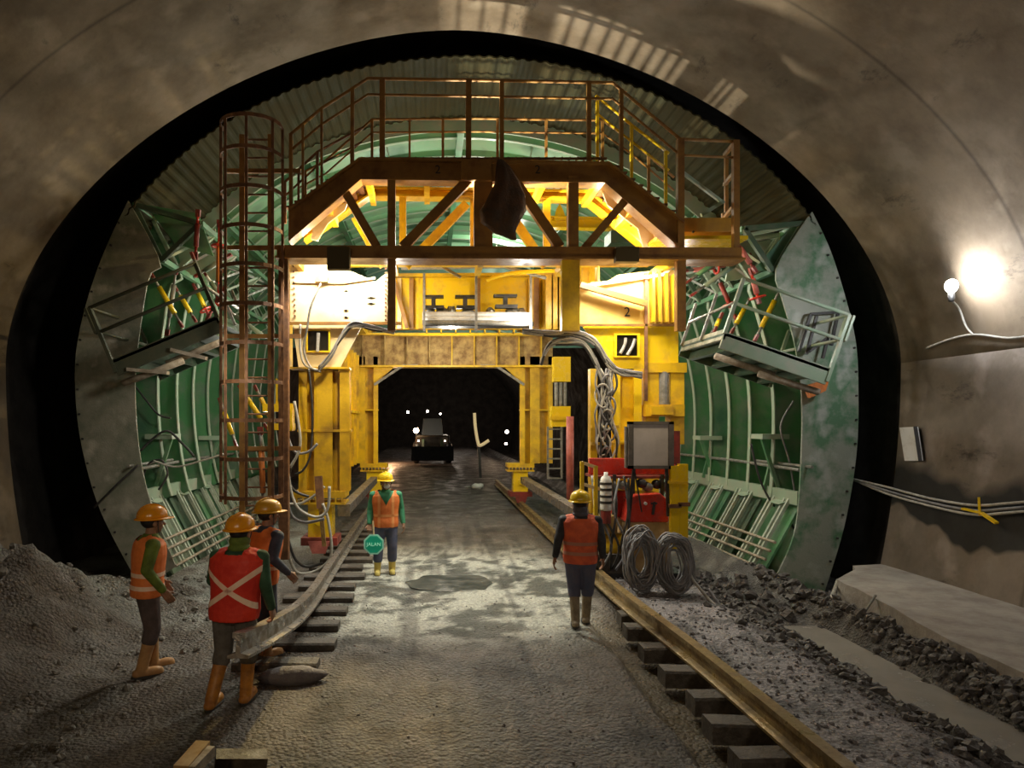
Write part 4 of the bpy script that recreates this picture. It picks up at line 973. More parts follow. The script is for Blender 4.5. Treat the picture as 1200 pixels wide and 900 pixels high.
# ------------------------------------------------------------ right lining wall fittings
def wallpt(u, v, off=.03):
    lo_, hi_ = 1.0, 60.0
    for _ in range(60):
        m_ = (lo_+hi_)/2; p = at(u, v, m_)
        if p.x > lining_x(p.z) - off: hi_ = m_
        else: lo_ = m_
    return at(u, v, lo_)
lb = wallpt(1115, 335, .30); ws = wallpt(1140, 392)
lamp = thing('wall_lamp', 'glaring white bulb lamp hanging on the right tunnel wall', 'lamp', lb)
MB().ell(lb, .085, .085, .10, 16, 12).build('bulb', emat('bulb_glass', (.95, .97, 1), 260), lamp, True)
MB().lathe(lb + V((0, 0, -.24)), [(.001, 0), (.035, 0), (.045, .05), (.045, .14), (.001, .14)], 12).build('socket', BLK, lamp, True)
MB().tube(curve_pts([lb + V((0, 0, -.22)), wallpt(1124, 362, .12), wallpt(1132, 382, .05), ws], 6), .016, 6).build('cord', CABLEW, lamp, True)
tag(MB().tube(curve_pts([wallpt(1086, 408), wallpt(1112, 398), wallpt(1142, 392), wallpt(1180, 396), wallpt(1215, 394), wallpt(1260, 400)], 6), .018, 6).build('lamp_cable', CABLEW, None, True), 'pale lamp cable running along the right wall below the bulb', 'cable')
for i, dv in enumerate((0, 6, 11)):
    P = [wallpt(985+i*8, 558+dv*.4, .05), wallpt(1040, 571+dv*.7, .07), wallpt(1090, 584+dv*.8, .07), wallpt(1140, 592+dv, .08), wallpt(1180, 590+dv, .06), wallpt(1225, 586+dv, .06)]
    tag(MB().tube(curve_pts(P, 6), .022, 6).build('wall_cable', (CABLEW, CABLE, CABLEW)[i], None, True), ('uppermost', 'middle', 'lowest')[i] + ' of three slack cables strung low along the right wall', 'cable')
t = thing('cable_tie', 'yellow rag tie hanging on the slack cables at the right wall', 'tie', wallpt(1146, 600, .14))
MB().bar(wallpt(1128, 596, .15), wallpt(1150, 601, .12), .05, .03).bar(wallpt(1150, 601, .12), wallpt(1168, 613, .12), .06, .03).bar(wallpt(1147, 583, .1), wallpt(1148, 604, .12), .03, .03).build('strap', YELC, t)
pc = [wallpt(u, v, .04) for u, v in ((1056, 501), (1076, 500), (1082, 540), (1062, 540))]
t = thing('wall_hatch', 'pale rectangular hatch plate on the dim part of the right wall', 'panel', pc[0])
MB().poly(pc, (-.03, 0, 0)).build('plate', WHT, t); MB().bar(pc[1] + V((-.05, 0, 0)), pc[2] + V((-.05, 0, 0)), .05, .03).build('edge', BLK, t)
tag(MB().tube(curve_pts([V((7.0, 7.3, .12)), V((7.15, 7.1, .13)), V((6.95, 6.95, .13)), V((7.1, 6.75, .12))], 6), .015, 6).build('wire_scrap', CABLEB, None, True), 'short black wire scrap curled on the right bench', 'wire')
tag(MB().tube([at(1010, 722, 9.6), at(1026, 698, 9.9)], .02, 6).build('steel_pin', GREY), 'grey steel pin leaning on the broken face of the bench', 'pin')

# ------------------------------------------------------------ deep in the drive
HL = emat('far_headlamp', (1, .72, .42), 60); HLw = emat('far_white_lamp', (1, .85, .72), 20)
v_ = thing('wheel_loader', 'dark wheel loader with a glowing headlamp far inside the tunnel', 'vehicle', (-1.4, 44, 0))
X0, Y0 = .1, 44
MB().box((X0-1.1, Y0, .9), (X0+1.1, Y0+4, 1.8)).build('body', mat('loader_paint', (.06, .04, .02), (.03, .02, .015), .5), v_, False, .1)
MB().poly([(X0-.7, Y0+.8, 1.8), (X0+.7, Y0+.8, 1.8), (X0+.6, Y0+.9, 2.9), (X0-.6, Y0+.9, 2.9)], (0, 1.5, 0)).build('cab', DKPANE, v_)
for sx in (-1, 1):
    for yy in (.4, 3.2): MB().lathe((X0+sx*1.05, Y0+yy, .68), [(.001, -.2), (.5, -.22), (.68, -.15), (.68, .15), (.5, .22), (.001, .2)], 20, V((1, 0, 0))).build('wheel', BLK, v_, True)
    MB().bar((X0+sx*.6, Y0+.2, 1.5), (X0+sx*.6, Y0-1.6, .8), .15, .25).build('boom', GRND, v_)
MB().bar((X0-1.05, Y0+.05, 1.7), (X0-1.05, Y0+.05, 2.15), .08).bar((X0-1.05, Y0+.05, 1.75), (X0-.6, Y0+.1, 1.75), .08).build('lamp_mast', BLK, v_)
MB().poly([(X0-1.3, Y0-1.6, .25), (X0-1.3, Y0-2.4, .3), (X0-1.3, Y0-1.7, 1.15)], (2.6, 0, 0)).build('bucket', BLK, v_)
for x_, z_, m_, s_ in ((X0-1.05, 2.12, HL, .17), (X0-.9, 1.45, HLw, .05), (X0+.8, 1.45, HLw, .04)): MB().ell((x_, Y0-.1, z_), s_, s_, s_, 12, 8).build('headlamp', m_, v_, True)
for i, (u, v, s) in enumerate(((478, 483, .10), (501, 482, .09), (516, 485, .07), (594, 506, .14), (593, 520, .10))):
    tag(MB().ell(at(u, v, 52), s, s, s, 10, 8).build('work_lamp', HLw, None, True), ('left small white lamp above the far loader', 'middle small white lamp above the far loader', 'right faint lamp above the far loader', 'upper warm lamp at the right side of the far tunnel', 'lower warm lamp at the right side of the far tunnel')[i], 'lamp')
tb = thing('bent_pipe', 'faintly glowing bent pipe like a letter L standing in the dark opening', 'pipe', at(560, 522, 30))
MB().tube(curve_pts([at(556, 484, 30), at(557, 500, 30), at(560, 518, 30), at(563, 522, 30), at(573, 516, 30)], 5), .07, 8).build('pipe', emat('glowing_pipe', (1, .75, .4), .35), tb, True)  # lit look of the pipe put in as a faint glow
MB().bar(at(561, 520, 30.1), at(563, 560, 30.1), .12).build('stand', BLK, tb)
sb = MB(); sb.ell(at(560, 570, 27), .22, .14, .13, 12, 8, None, .4, 2); tag(sb.build('pale_lump', WHT, None, True), 'small pale bag on the ground deep in the opening', 'lump')  # pale lump added in place of an unclear legs-like shape

# ------------------------------------------------------------ side platforms
def platform(org, D, ux, uz, nx_, nz, width, depth, m, md, lab, rails, wts):
    """org = front inner corner; (ux,uz) across the deck, (nx,nz) up its normal"""
    r = thing('side_platform', lab, 'platform', org)
    u = V((ux, 0, uz)).normalized(); n = V((nx_, 0, nz)).normalized(); y = V((0, 1, 0)); o = V(org)
    def q(a, b, c): return o + u*a + y*b + n*c
    MB().poly([q(0, 0, -.26), q(width, 0, -.26), q(width, 0, .04), q(0, 0, .04)], y*.05).build('fascia', m, r)
    MB().poly([q(0, depth, -.2), q(width, depth, -.2), q(width, depth, .04), q(0, depth, .04)], y*.05).build('rear_fascia', md, r)
    MB().poly([q(0, 0, -.03), q(width, 0, -.03), q(width, depth, -.03), q(0, depth, -.03)], n*.05).build('deck', md, r)
    for k in range(4): MB().bar(q(width*(k+.5)/4, 0.05, -.13), q(width*(k+.5)/4, depth, -.13), .08, .16, n).build('joist', md, r)
    MB().poly([q(0, 0, -.1), q(0, depth, -.1), q(0, depth, .1), q(0, 0, .1)], u*.04).build('toe_board', wts, r)
    for p0, p1 in (((.1, .35, -.34), (width*.62, .35, -.32)), ((width*.45, .2, -.42), (width*1.02, .2, -.38))): MB().tube([q(*p0), q(*p1)], .06, 10).build('pipe_bearer', WOODT, r, True)
    H = 1.02
    for a in (0, width):
        for b in ((0,) if a == 0 else (0, depth)): MB().bar(q(a, b, -.2 if a else 0), q(a + (.0 if a else -.0), b, H), .06).build('post', m, r)
    for k in (.5, 1): MB().bar(q(-.02, .5*depth*2*k if k < 1 else depth, 0), q(-.02, .5*depth*2*k if k < 1 else depth, H*.9), .05).build('post', GREY, r)
    for h in (H, H*.55): MB().tube([q(-.02, 0, h), q(width, 0, h)], .032, 8).build('rail', m, r, True); MB().tube([q(width, 0, h), q(width, depth, h)], .03, 8).build('rail', m, r, True)
    MB().tube([q(-.02, 0, H*.55), q(-.02, depth, H*.5)], .03, 8).build('rail', GREY, r, True)
    MB().bar(q(width+.05, -.02, .55), q(width+.05, -.02, H), .10, .04).bar(q(width+.02, .1, H), q(width+.02, .1, .6), .05).build('gate_latch', m, r)
    return r
o_ = at(849, 391, 11.9); e_ = at(973, 434, 11.9); u_ = (e_-o_)
platform(o_, 11.9, u_.x, u_.z, -u_.z, u_.x, u_.length, 2.0, GRNL, GRND, 'light green tilted side platform with railings hanging on the right form leaf', 1, mat('worn_plank', (.45, .42, .32), (.25, .28, .2), .7, scale=5))
o_ = at(255, 372, 11.9); e_ = at(131, 424, 11.9); u_ = (e_-o_)
platform(o_, 11.9, u_.x, u_.z, u_.z, -u_.x, u_.length, 2.0, mat('olive_steel', (.075, .075, .045), (.05, .06, .035), .55, scale=3), GRND, 'dark olive tilted side platform with railings hanging on the left form leaf', 1, GRND)
tag(MB().bar(at(150, 433, 11.9), at(197, 437, 11.9), .13, .06).build('plank', WOODT), 'pale plank end sticking out below the left platform', 'plank')
tag(MB().bar(at(201, 410, 11.8), at(242, 420, 11.8), .12, .06).build('plank', WOODT), 'short pale plank under the deck of the left platform', 'plank')
tag(MB().poly(L(12.7, [(944, 452), (972, 444), (968, 458), (950, 466)]), (0, .1, 0)).build('corner_bracket', ORNG), 'orange bracket under the outer corner of the right platform', 'bracket')
# welded N shaped bracket on the right end plate
t = thing('bar_bracket', 'black zigzag bar bracket standing before the pale right end plate', 'bracket', at(955, 400, 12.85))
MB().bars(L(12.85, [(936, 412), (950, 368), (982, 366), (974, 405)]), .05).build('outer_bar', BLK, t); MB().bars(L(12.8, [(945, 415), (957, 370)]), .05).bars(L(12.8, [(948, 412), (970, 396), (964, 420)]), .05).build('inner_bar', BLK, t)
# ------------------------------------------------------------ people
SKIN = mat('brown_skin', (.34, .18, .10), (.27, .14, .08), .55, scale=9)
def fused(name, mb, m, parent, vox, sm_=2, sub=None, cut=None):
    """joins overlapping volumes into one continuous skin"""
    off = V((0, 0, 0))
    me = bpy.data.meshes.new(name); me.from_pydata([tuple(p) for p in mb.v], [], mb.f); me.update()
    bm = bmesh.new(); bm.from_mesh(me); bmesh.ops.recalc_face_normals(bm, faces=bm.faces); bm.to_mesh(me); bm.free()
    o = bpy.data.objects.new(name, me); C.objects.link(o)
    r = o.modifiers.new('r', 'REMESH'); r.mode = 'VOXEL'; r.voxel_size = vox
    s = o.modifiers.new('s', 'SMOOTH'); s.iterations = sm_; s.factor = .5
    bpy.context.view_layer.update()
    me2 = bpy.data.meshes.new_from_object(o.evaluated_get(bpy.context.evaluated_depsgraph_get()))
    o.modifiers.clear(); o.data = me2; bpy.data.meshes.remove(me)
    if cut:
        bm = bmesh.new(); bm.from_mesh(me2); bmesh.ops.delete(bm, geom=[f for f in bm.faces if cut(f.calc_center_median())], context='FACES'); bm.to_mesh(me2); bm.free()
    for p in me2.polygons: p.use_smooth = True
    me2.materials.clear(); me2.materials.append(m); o.parent = parent
    return o
def banded(src, planes_list, keep, m, parent, name='reflective_tape', push=.004):
    """cut flat tape bands out of a garment surface"""
    out = MB(); bm0 = bmesh.new(); bm0.from_mesh(src.data)
    for (c, n, w) in planes_list:
        bm = bm0.copy(); n = V(n).normalized(); c = V(c)
        for s in (1, -1):
            g = list(bm.verts) + list(bm.edges) + list(bm.faces)
            bmesh.ops.bisect_plane(bm, geom=g, plane_co=c + n*s*w/2, plane_no=n*s, clear_outer=True)
        bmesh.ops.delete(bm, geom=[f for f in bm.faces if not keep(f.calc_center_median())], context='FACES')
        bm.normal_update(); bm.verts.ensure_lookup_table()
        out.add([v.co + v.normal*push for v in bm.verts], [tuple(v.index for v in f.verts) for f in bm.faces]); bm.free()
    bm0.free()
    me = bpy.data.meshes.new(name); me.from_pydata([tuple(p) for p in out.v], [], out.f); me.update(); me.materials.append(m)
    for p in me.polygons: p.use_smooth = True
    o = bpy.data.objects.new(name, me); C.objects.link(o); o.parent = parent; return o
TOR = [(0, .158, .112), (.12, .168, .118), (.3, .158, .110), (.5, .168, .118), (.7, .190, .124), (.86, .192, .112), (.95, .140, .090), (1.0, .072, .066)]
def torso(mb, hip, neck, g=0, z0=-.06, tail=0):
    hip, neck = V(hip), V(neck); rings = []
    prof = [(z0, .135, .095)] + TOR
    for t, rx, ry in prof:
        c = hip.lerp(neck, t); rings.append([c + V(((rx+g)*math.cos(a), (ry+g)*math.sin(a), 0)) for a in [2*PI*k/20 for k in range(20)]])
    mb.loft(rings)
def hand(mb, w, d, palm_n, curl, s, sc=1):
    """palm, four unequal bent fingers and a thumb; d = direction of forearm, palm_n = palm normal"""
    d = V(d).normalized(); n = (V(palm_n) - d*V(palm_n).dot(d)).normalized(); x = d.cross(n).normalized()*s
    w = V(w); pc = w + d*.05*sc
    mb.cap(w + d*.01 + x*.02, w + d*.075*sc + x*.026, .020, .017, 8); mb.cap(w + d*.01, w + d*.08*sc, .022, .019, 8); mb.cap(w + d*.01 - x*.02, w + d*.075*sc - x*.026, .020, .017, 8)
    for k, (ox, ln) in enumerate(((.030, .9), (.010, 1.05), (-.011, 1.0), (-.031, .8))):
        p = w + d*.085*sc + x*ox; a = curl*.35
        for seg, l in enumerate((.042, .028, .022)):
            v = d*math.cos(a) + n*math.sin(a); q = p + v*l*ln*sc; mb.cap(p, q, .0100 - .0007*seg, .0094 - .0007*seg, 7); p = q; a += curl*.55
    p = w + d*.03 + x*.026; v = (d*.6 + x*.75 + n*.35).normalized(); q = p + v*.038*sc; mb.cap(p, q, .0125, .011, 7); v2 = (d*.9 + x*.15 + n*(.3 + .5*curl)).normalized(); mb.cap(q, q + v2*.032*sc, .011, .009, 7)
def person(label, loc, rz, P, fit, scale=1.0):
    r = thing('person', label, 'person', (0, 0, 0))
    hip, neck = V(P.get('hip', (0, 0, .92))), V(P.get('neck', (0, 0, 1.46)))
    hd = neck + V(P.get('head', (0, .025, .135))); yaw = P.get('yaw', 0); HR = Matrix.Rotation(yaw, 3, 'Z')
    sh = {s: neck + V((s*.188, 0, -.075)) for s in (-1, 1)}
    hj = {s: hip + V((s*.085, 0, -.04)) for s in (-1, 1)}
    el = {1: V(P['elR']), -1: V(P['elL'])}; wr = {1: V(P['wrR']), -1: V(P['wrL'])}
    kn = {1: V(P.get('knR', (.10, .03, .50))), -1: V(P.get('knL', (-.10, .03, .50)))}; an = {1: V(P.get('anR', (.11, -.01, .09))), -1: V(P.get('anL', (-.11, -.01, .09)))}
    b = MB(); torso(b, hip, neck)
    b.cap(neck - V((0, 0, .06)), hd - V((0, .01, .06)), .058, .054)
    def H(x, y, z): return hd + HR @ V((x, y, z))
    b.ell(H(0, -.012, .025), .076, .095, .092, 18, 12); b.ell(H(0, .020, -.035), .060, .070, .080, 16, 10); b.ell(H(0, .045, -.085), .034, .034, .026, 12, 8)
    b.cap(H(0, .088, .008), H(0, .108, -.026), .009, .015, 8); b.ell(H(0, .083, -.058), .026, .012, .009, 10, 6); b.ell(H(0, .075, .028), .055, .018, .012, 12, 6)
    for s in (-1, 1): b.ell(H(s*.077, -.005, -.008), .010, .022, .032, 10, 8); b.ell(H(s*.040, .055, -.025), .022, .022, .022, 10, 8)
    for s in (-1, 1):
        b.cap(neck + V((s*.05, 0, -.06)), sh[s], .055, .058); b.cap(sh[s], el[s], .052, .040); b.cap(el[s], wr[s], .040, .026)
        hand(b, wr[s], (wr[s]-el[s]) if 'hd' not in P else V(P['hd'][s > 0]), P.get('palm', {1: (-1, 0, 0), -1: (1, 0, 0)})[s], P.get('curl', (.7, .7))[s > 0], s if P.get('thumb', 0) == 0 else s)
        b.cap(hj[s], kn[s], .088, .058); b.cap(kn[s], an[s], .058, .040); b.cap(an[s] + V((0, -.03, -.045)), an[s] + V((0, .15, -.055)), .036, .030)
    body = fused('body', b, SKIN, r, .0065, 1)
    for s in (-1, 1):
        e_ = MB().ell(H(s*.031, .078, .008), .013, .010, .010, 10, 8).build('eye', mat('eye_white', (.75, .72, .68), None, .2), body, True)
        MB().ell(H(s*.031, .0865, .008), .0055, .004, .0055, 8, 6).build('iris', mat('dark_iris', (.03, .015, .008), None, .2), body, True)
        MB().bar(H(s*.015, .092, .030), H(s*.047, .084, .032), .006, .008).build('eyebrow', mat('black_hair', (.012, .010, .009), None, .6), body)
    MB().ell(H(0, .093, -.058), .022, .006, .004, 10, 6).build('mouth', mat('lips', (.25, .09, .07), None, .5), body, True)
    h = MB(); h.ell(H(0, -.020, .020), .082, .095, .085, 16, 10)
    fused('hair', h, mat('black_hair'), r, .01, 1, None, lambda c: (HR.inverted() @ (c-hd)).y > .03 + .0 or (c-hd).z < -.055)
    # shirt
    b = MB(); torso(b, hip, neck, .012, .02)
    for s in (-1, 1): b.cap(neck + V((s*.05, 0, -.06)), sh[s], .06, .07); b.cap(sh[s], el[s], .066, .054); b.cap(el[s], wr[s].lerp(el[s], .10), .054, .040)
    b.lathe(neck + V((0, .005, -.03)), [(.072, 0), (.07, .05), (.06, .055)], 14)
    fused('shirt', b, fit['shirt'], r, .010, 2)
    # trousers
    b = MB(); torso(b, hip, hip + (neck-hip)*1.0, .012, -.1) if False else None
    rings = [[hip + V((rx*math.cos(a), ry*math.sin(a), z)) for a in [2*PI*k/18 for k in range(18)]] for z, rx, ry in ((-.13, .10, .09), (-.08, .165, .115), (0, .172, .122), (.08, .165, .115), (.12, .160, .112))]
    b.loft(rings); hem = fit.get('hem', .25)
    for s in (-1, 1):
        e_ = kn[s].lerp(an[s], 1 - (hem - .09)/(kn[s].z - .09) if kn[s].z > hem else .1); e_ = kn[s].lerp(an[s], max(.05, (kn[s].z-hem)/(kn[s].z-an[s].z)))
        b.cap(hj[s], kn[s], .104, .078); b.cap(kn[s], e_, .078, .074)
    fused('trousers', b, fit['trousers'], r, .011, 2)
    for s in (-1, 1):
        b = MB(); top = an[s].lerp(kn[s], (fit.get('boot', .32)-.09)/(kn[s].z-an[s].z)); b.cap(an[s] + V((0, -.01, -.02)), top, .052, .062)
        f0 = an[s] + V((0, -.045, -.048)); f1 = an[s] + V((0, .15, -.055)); b.cap(f0, f1, .046, .041); b.ell(an[s] + V((0, .10, -.035)), .046, .09, .042, 12, 8)
        bo = fused('boot', b, fit['boot_m'], r, .010, 2); bo['label'] = 'rubber boot'
        MB().loft([[an[s] + V((.052*math.cos(a)*(1+.1*math.sin(a)), .055 + .155*math.sin(a), z)) for a in [2*PI*k/18 for k in range(18)]] for z in (-.092, -.068)]).build('sole', mat('dark_sole', (.04, .035, .03), None, .7), bo)
    # vest
    ve = MB(); torso(ve, hip - V((0, 0, .09)), neck + V((0, 0, .0)), fit.get('bulk', .034), .0)
    for s in (-1, 1): ve.cap(neck + V((s*.07, 0, -.035)), neck + V((s*.135, 0, -.06)), .058, .066)
    vneck = fit.get('v', .22)
    def cutv(c):
        d = c - neck
        if d.y > 0 and d.z > -vneck + 1.9*abs(d.x) - .0: return True
        return abs(d.x) < .075 and d.z > -.035 or d.z > .03
    vest = fused('safety_vest', ve, fit['vest'], r, .009, 2, None, cutv)
    tape = fit['tape']; bn = []
    if fit.get('waist'): 
        banded(vest, [(hip + V((0, 0, z)), (0, 0, 1), .045) for z in fit['waist']], lambda c: True, tape, vest)
    if fit.get('cross'):
        cc = hip.lerp(neck, .36); banded(vest, [(cc, (.75, 0, .95), .045), (cc, (-.75, 0, .95), .045)], lambda c: c.y < hip.y - .02, tape, vest)
    if fit.get('brace'):
        banded(vest, [(neck + V((s*.105, 0, 0)), (1, 0, .0), .04) for s in (-1, 1)], lambda c: True, tape, vest)
    # helmet
    HM = fit['helmet']; hz = .045; he = thing if False else None
    hb = MB(); prof = [(1.0, 0), (.99, .25), (.93, .5), (.80, .72), (.58, .89), (.3, .975), (.001, 1.0)]
    rings = [[H(.118*rr*math.cos(a), -.008 + .142*rr*math.sin(a), hz + .145*zz) for a in [2*PI*k/24 for k in range(24)]] for rr, zz in prof]
    hb.loft(rings); hb.loft([[H((.124+.014*q)*math.cos(a), -.008 + (.148 + .016*q + (.042*max(0, math.sin(a))**2 if q else 0))*math.sin(a), hz + z) for a in [2*PI*k/24 for k in range(24)]] for q, z in ((0, .012), (1, .0), (1, -.006), (0, -.004))])
    hel = hb.build('helmet', HM, r, True)
    MB().bars([H(0, -.008 + .142*math.cos(t), hz + .02 + .132*math.sin(t)) for t in [PI*(k+1.2)/12 for k in range(9)]], .03, .012).build('ridge', HM, hel)
    for s in (-1, 1): MB().tube(curve_pts([H(s*.095, .02, hz), H(s*.072, .025, -.05), H(s*.02, .05, -.115)], 4), .004, 5).build('chin_strap', BLK, hel)
    if fit.get('mask'):
        mk = MB(); mk.ell(H(0, .080, -.045), .052, .045, .048, 14, 10); MB_ = mk.build('face_mask', mat('white_mask', (.78, .78, .76), (.6, .6, .58), .7, scale=20), r, True)
        for s in (-1, 1): MB().tube([H(s*.045, .07, -.03), H(s*.08, 0, .0)], .003, 5).build('mask_strap', WHT, MB_)
    if fit.get('scarf'):
        k_ = MB(); k_.ell(hd + V((0, -.02, -.065)), .088, .098, .075, 16, 10); k_.ell(neck + V((0, -.01, .01)), .095, .09, .05, 16, 8); fused('scarf', k_, fit['scarf'], r, .01, 2)
    r.rotation_euler = (0, 0, rz); r.scale = (scale*1.13, scale*1.13, scale); r.location = loc
    return r
HY = mat('yellow_helmet', (.85, .55, .02), (.7, .42, .02), .3, scale=6, amt=.6); HO = mat('orange_helmet', (.85, .33, .015), (.6, .22, .02), .35, scale=7, amt=.6)
VO = mat('orange_vest', (.90, .24, .05), (.75, .18, .04), .7, scale=7, bump=.3, bscale=12); VR = mat('red_vest', (.80, .045, .015), (.62, .03, .015), .7, scale=5, bump=.3, bscale=12)
VF = mat('fluo_orange_vest', (.95, .17, .05), (.7, .12, .06), .7, scale=6, bump=.3, bscale=12)
TP = mat('pale_reflective_tape', (1, .74, .55), (.95, .6, .42), .4, scale=9); TW = mat('silver_reflective_tape', (.85, .80, .62), None, .35); TO = mat('orange_tape', (.95, .38, .12), None, .5)
GS = mat('green_shirt', (.06, .30, .15), (.04, .20, .10), .8, scale=6); GSD = mat('dark_green_shirt', (.035, .10, .045), (.025, .06, .03), .8, scale=6); OLV = mat('olive_sleeve', (.14, .20, .02), (.08, .11, .02), .8, scale=7)
DKS = mat('dark_grey_shirt', (.05, .05, .055), (.03, .03, .035), .85, scale=7); NVY = mat('slate_shirt', (.07, .08, .11), (.04, .045, .06), .85, scale=7)
JN = mat('blue_jeans', (.07, .09, .16), (.13, .12, .17), .85, scale=8); TRB = mat('muddy_brown_trousers', (.12, .085, .08), (.08, .06, .055), .85, scale=7); TRG = mat('muddy_grey_trousers', (.16, .14, .12), (.10, .085, .07), .85, scale=7)
BY = mat('yellow_boots', (.72, .58, .14), (.55, .42, .12), .5, scale=9); BT = mat('tan_boots', (.50, .27, .10), (.38, .2, .08), .55, scale=9); BO = mat('orange_boots', (.60, .24, .03), (.36, .14, .03), .5, scale=9)
BM = mat('muddy_beige_boots', (.34, .27, .17), (.22, .17, .11), .6, scale=9)
hang = dict(elR=(.235, -.03, 1.13), wrR=(.25, .05, .88), elL=(-.235, -.03, 1.13), wrL=(-.25, .05, .88))
# 1: flagman facing the camera
w1 = at(452, 672, 11.93); w1.z = -.01
P1 = dict(elR=(.235, -.03, 1.12), wrR=(.25, .06, .88), elL=(-.24, -.04, 1.14), wrL=(-.27, .03, .88), curl=(.7, 1.7), palm={1: (0, 1, 0), -1: (1, 0, 0)}, anR=(.13, .03, .09), anL=(-.10, -.03, .09), knR=(.11, .05, .5), yaw=.15)
person('person in yellow helmet, white mask and orange vest facing forward with a green paddle', w1, PI + .1, P1, dict(shirt=GS, trousers=JN, vest=VO, tape=TO, helmet=HY, boot_m=BY, mask=True, brace=True, waist=(.12,), hem=.27, boot=.30, v=.24), 1.0)
sg = thing('hand_paddle', 'round green hand paddle with pale rim and pale lettering held by the masked worker', 'sign', at(438, 638, 11.72))
c = at(438, 638, 11.72); oc = lambda R, dy: [c + V((R*math.cos(PI/8 + k*PI/4), dy, R*math.sin(PI/8 + k*PI/4))) for k in range(8)]
MB().poly(oc(.185, 0), (0, .012, 0)).build('rim', mat('pale_mint_rim', (.42, .85, .66), None, .5, emis=(.3, .8, .6), es=.12), sg)  # rim, face and letters given a faint glow of their own
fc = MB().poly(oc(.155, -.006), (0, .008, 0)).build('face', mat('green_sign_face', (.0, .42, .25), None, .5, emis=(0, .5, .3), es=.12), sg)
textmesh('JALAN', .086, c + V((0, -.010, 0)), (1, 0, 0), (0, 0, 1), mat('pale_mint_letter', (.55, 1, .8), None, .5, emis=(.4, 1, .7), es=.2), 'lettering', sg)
MB().tube([c + V((0, .01, .17)), c + V((-.015, .02, .40))], .013, 8).build('handle', PALE, sg)
# 2: worker in red-orange vest walking away on the right
w2 = at(680, 733, 8.87); w2.z = 0
P2 = dict(elR=(.24, -.02, 1.13), wrR=(.26, .05, .89), elL=(-.25, -.06, 1.15), wrL=(-.29, -.04, .90), curl=(.6, .6), knR=(.09, .07, .50), anR=(.07, .10, .10), knL=(-.07, .02, .50), anL=(-.06, -.10, .11), yaw=-.2)
person('person walking away in yellow helmet, grey scarf and orange red vest by the right rail', w2, -.15, P2, dict(shirt=DKS, trousers=JN, vest=VF, tape=mat('dull_orange_tape', (.55, .22, .14), None, .6), helmet=HY, boot_m=BM, scarf=mat('grey_scarf', (.12, .11, .13), (.08, .08, .09), .9, scale=9), waist=(.05, .18), hem=.42, boot=.44), .985)
# 3: left worker seen from behind his right side
w3 = at(172, 786, 7.25); w3.z = height(w3.x, w3.y) 
P3 = dict(elR=(.225, -.03, 1.14), wrR=(.22, .12, .90), elL=(-.22, .03, 1.13), wrL=(-.20, .16, .92), curl=(.8, .8), knR=(.09, .04, .5), anR=(.09, -.05, .09), knL=(-.09, .05, .5), anL=(-.10, .08, .09), neck=(0, .03, 1.46), yaw=.15)
person('person standing at far left in orange vest, olive sleeves and tan boots', w3, -1.05, P3, dict(shirt=OLV, trousers=TRB, vest=VO, tape=TP, helmet=HO, boot_m=BT, waist=(.02, .15), hem=.38, boot=.42), 1.0)
# 4: worker with X on the back lifting the rail
w4 = V((-1.84, 6.38, 0)); w4.z = height(w4.x, w4.y)
P4 = dict(neck=(.03, .04, 1.45), hip=(0, 0, .90), elR=(.26, .02, 1.12), wrR=(.275, .13, .86), elL=(-.22, .08, 1.13), wrL=(-.16, .25, .95), curl=(.9, 1.2), knR=(.09, .10, .50), anR=(.08, .06, .09), knL=(-.11, .05, .49), anL=(-.15, -.10, .09), yaw=-.1)
person('person seen from behind in red vest with pale X, orange helmet and orange boots', w4, -.12, P4, dict(shirt=GSD, trousers=TRG, vest=VR, tape=TP, helmet=HO, boot_m=BO, cross=True, scarf=OLV, bulk=.05, hem=.40, boot=.44), 1.0)
# 5: worker just behind him
w5 = V((-1.90, 7.66, 0)); w5.z = .02
P5 = dict(elR=(.25, -.04, 1.15), wrR=(.27, .14, .95), elL=(-.22, .05, 1.15), wrL=(-.15, .22, 1.0), curl=(.9, .9), neck=(.01, .05, 1.45), yaw=-.2)
person('person in slate shirt and orange vest half hidden behind the worker with the X vest', w5, -.75, P5, dict(shirt=NVY, trousers=NVY, vest=VO, tape=TP, helmet=mat('ochre_helmet', (.70, .36, .02), (.5, .25, .02), .35, scale=6), boot_m=BT, waist=(.1,), hem=.30, boot=.34), .99)
# ------------------------------------------------------------ light
def area(loc, size, power, col, aim, name='lamp', sy=None, spread=None):
    d = bpy.data.lights.new(name, 'AREA'); d.energy = power; d.color = col; d.size = size
    if sy: d.shape = 'RECTANGLE'; d.size_y = sy
    if spread: d.spread = spread
    o = bpy.data.objects.new(name, d); C.objects.link(o); o.location = loc
    o.rotation_euler = (V(aim)-V(loc)).to_track_quat('-Z', 'Y').to_euler(); return o
def point(loc, power, col, r=.08, name='bulb'):
    d = bpy.data.lights.new(name, 'POINT'); d.energy = power; d.color = col; d.shadow_soft_size = r
    o = bpy.data.objects.new(name, d); C.objects.link(o); o.location = loc; return o
def spot(loc, aim, power, col, ang=80, r=.1, blend=.5, name='spot_light'):
    d = bpy.data.lights.new(name, 'SPOT'); d.energy = power; d.color = col; d.spot_size = math.radians(ang); d.spot_blend = blend; d.shadow_soft_size = r
    o = bpy.data.objects.new(name, d); C.objects.link(o); o.location = loc
    o.rotation_euler = (V(aim)-V(loc)).to_track_quat('-Z', 'Y').to_euler(); return o
WARM = (1, .80, .50); COOL = (1, 1, .86); NEUT = (1, .93, .80)
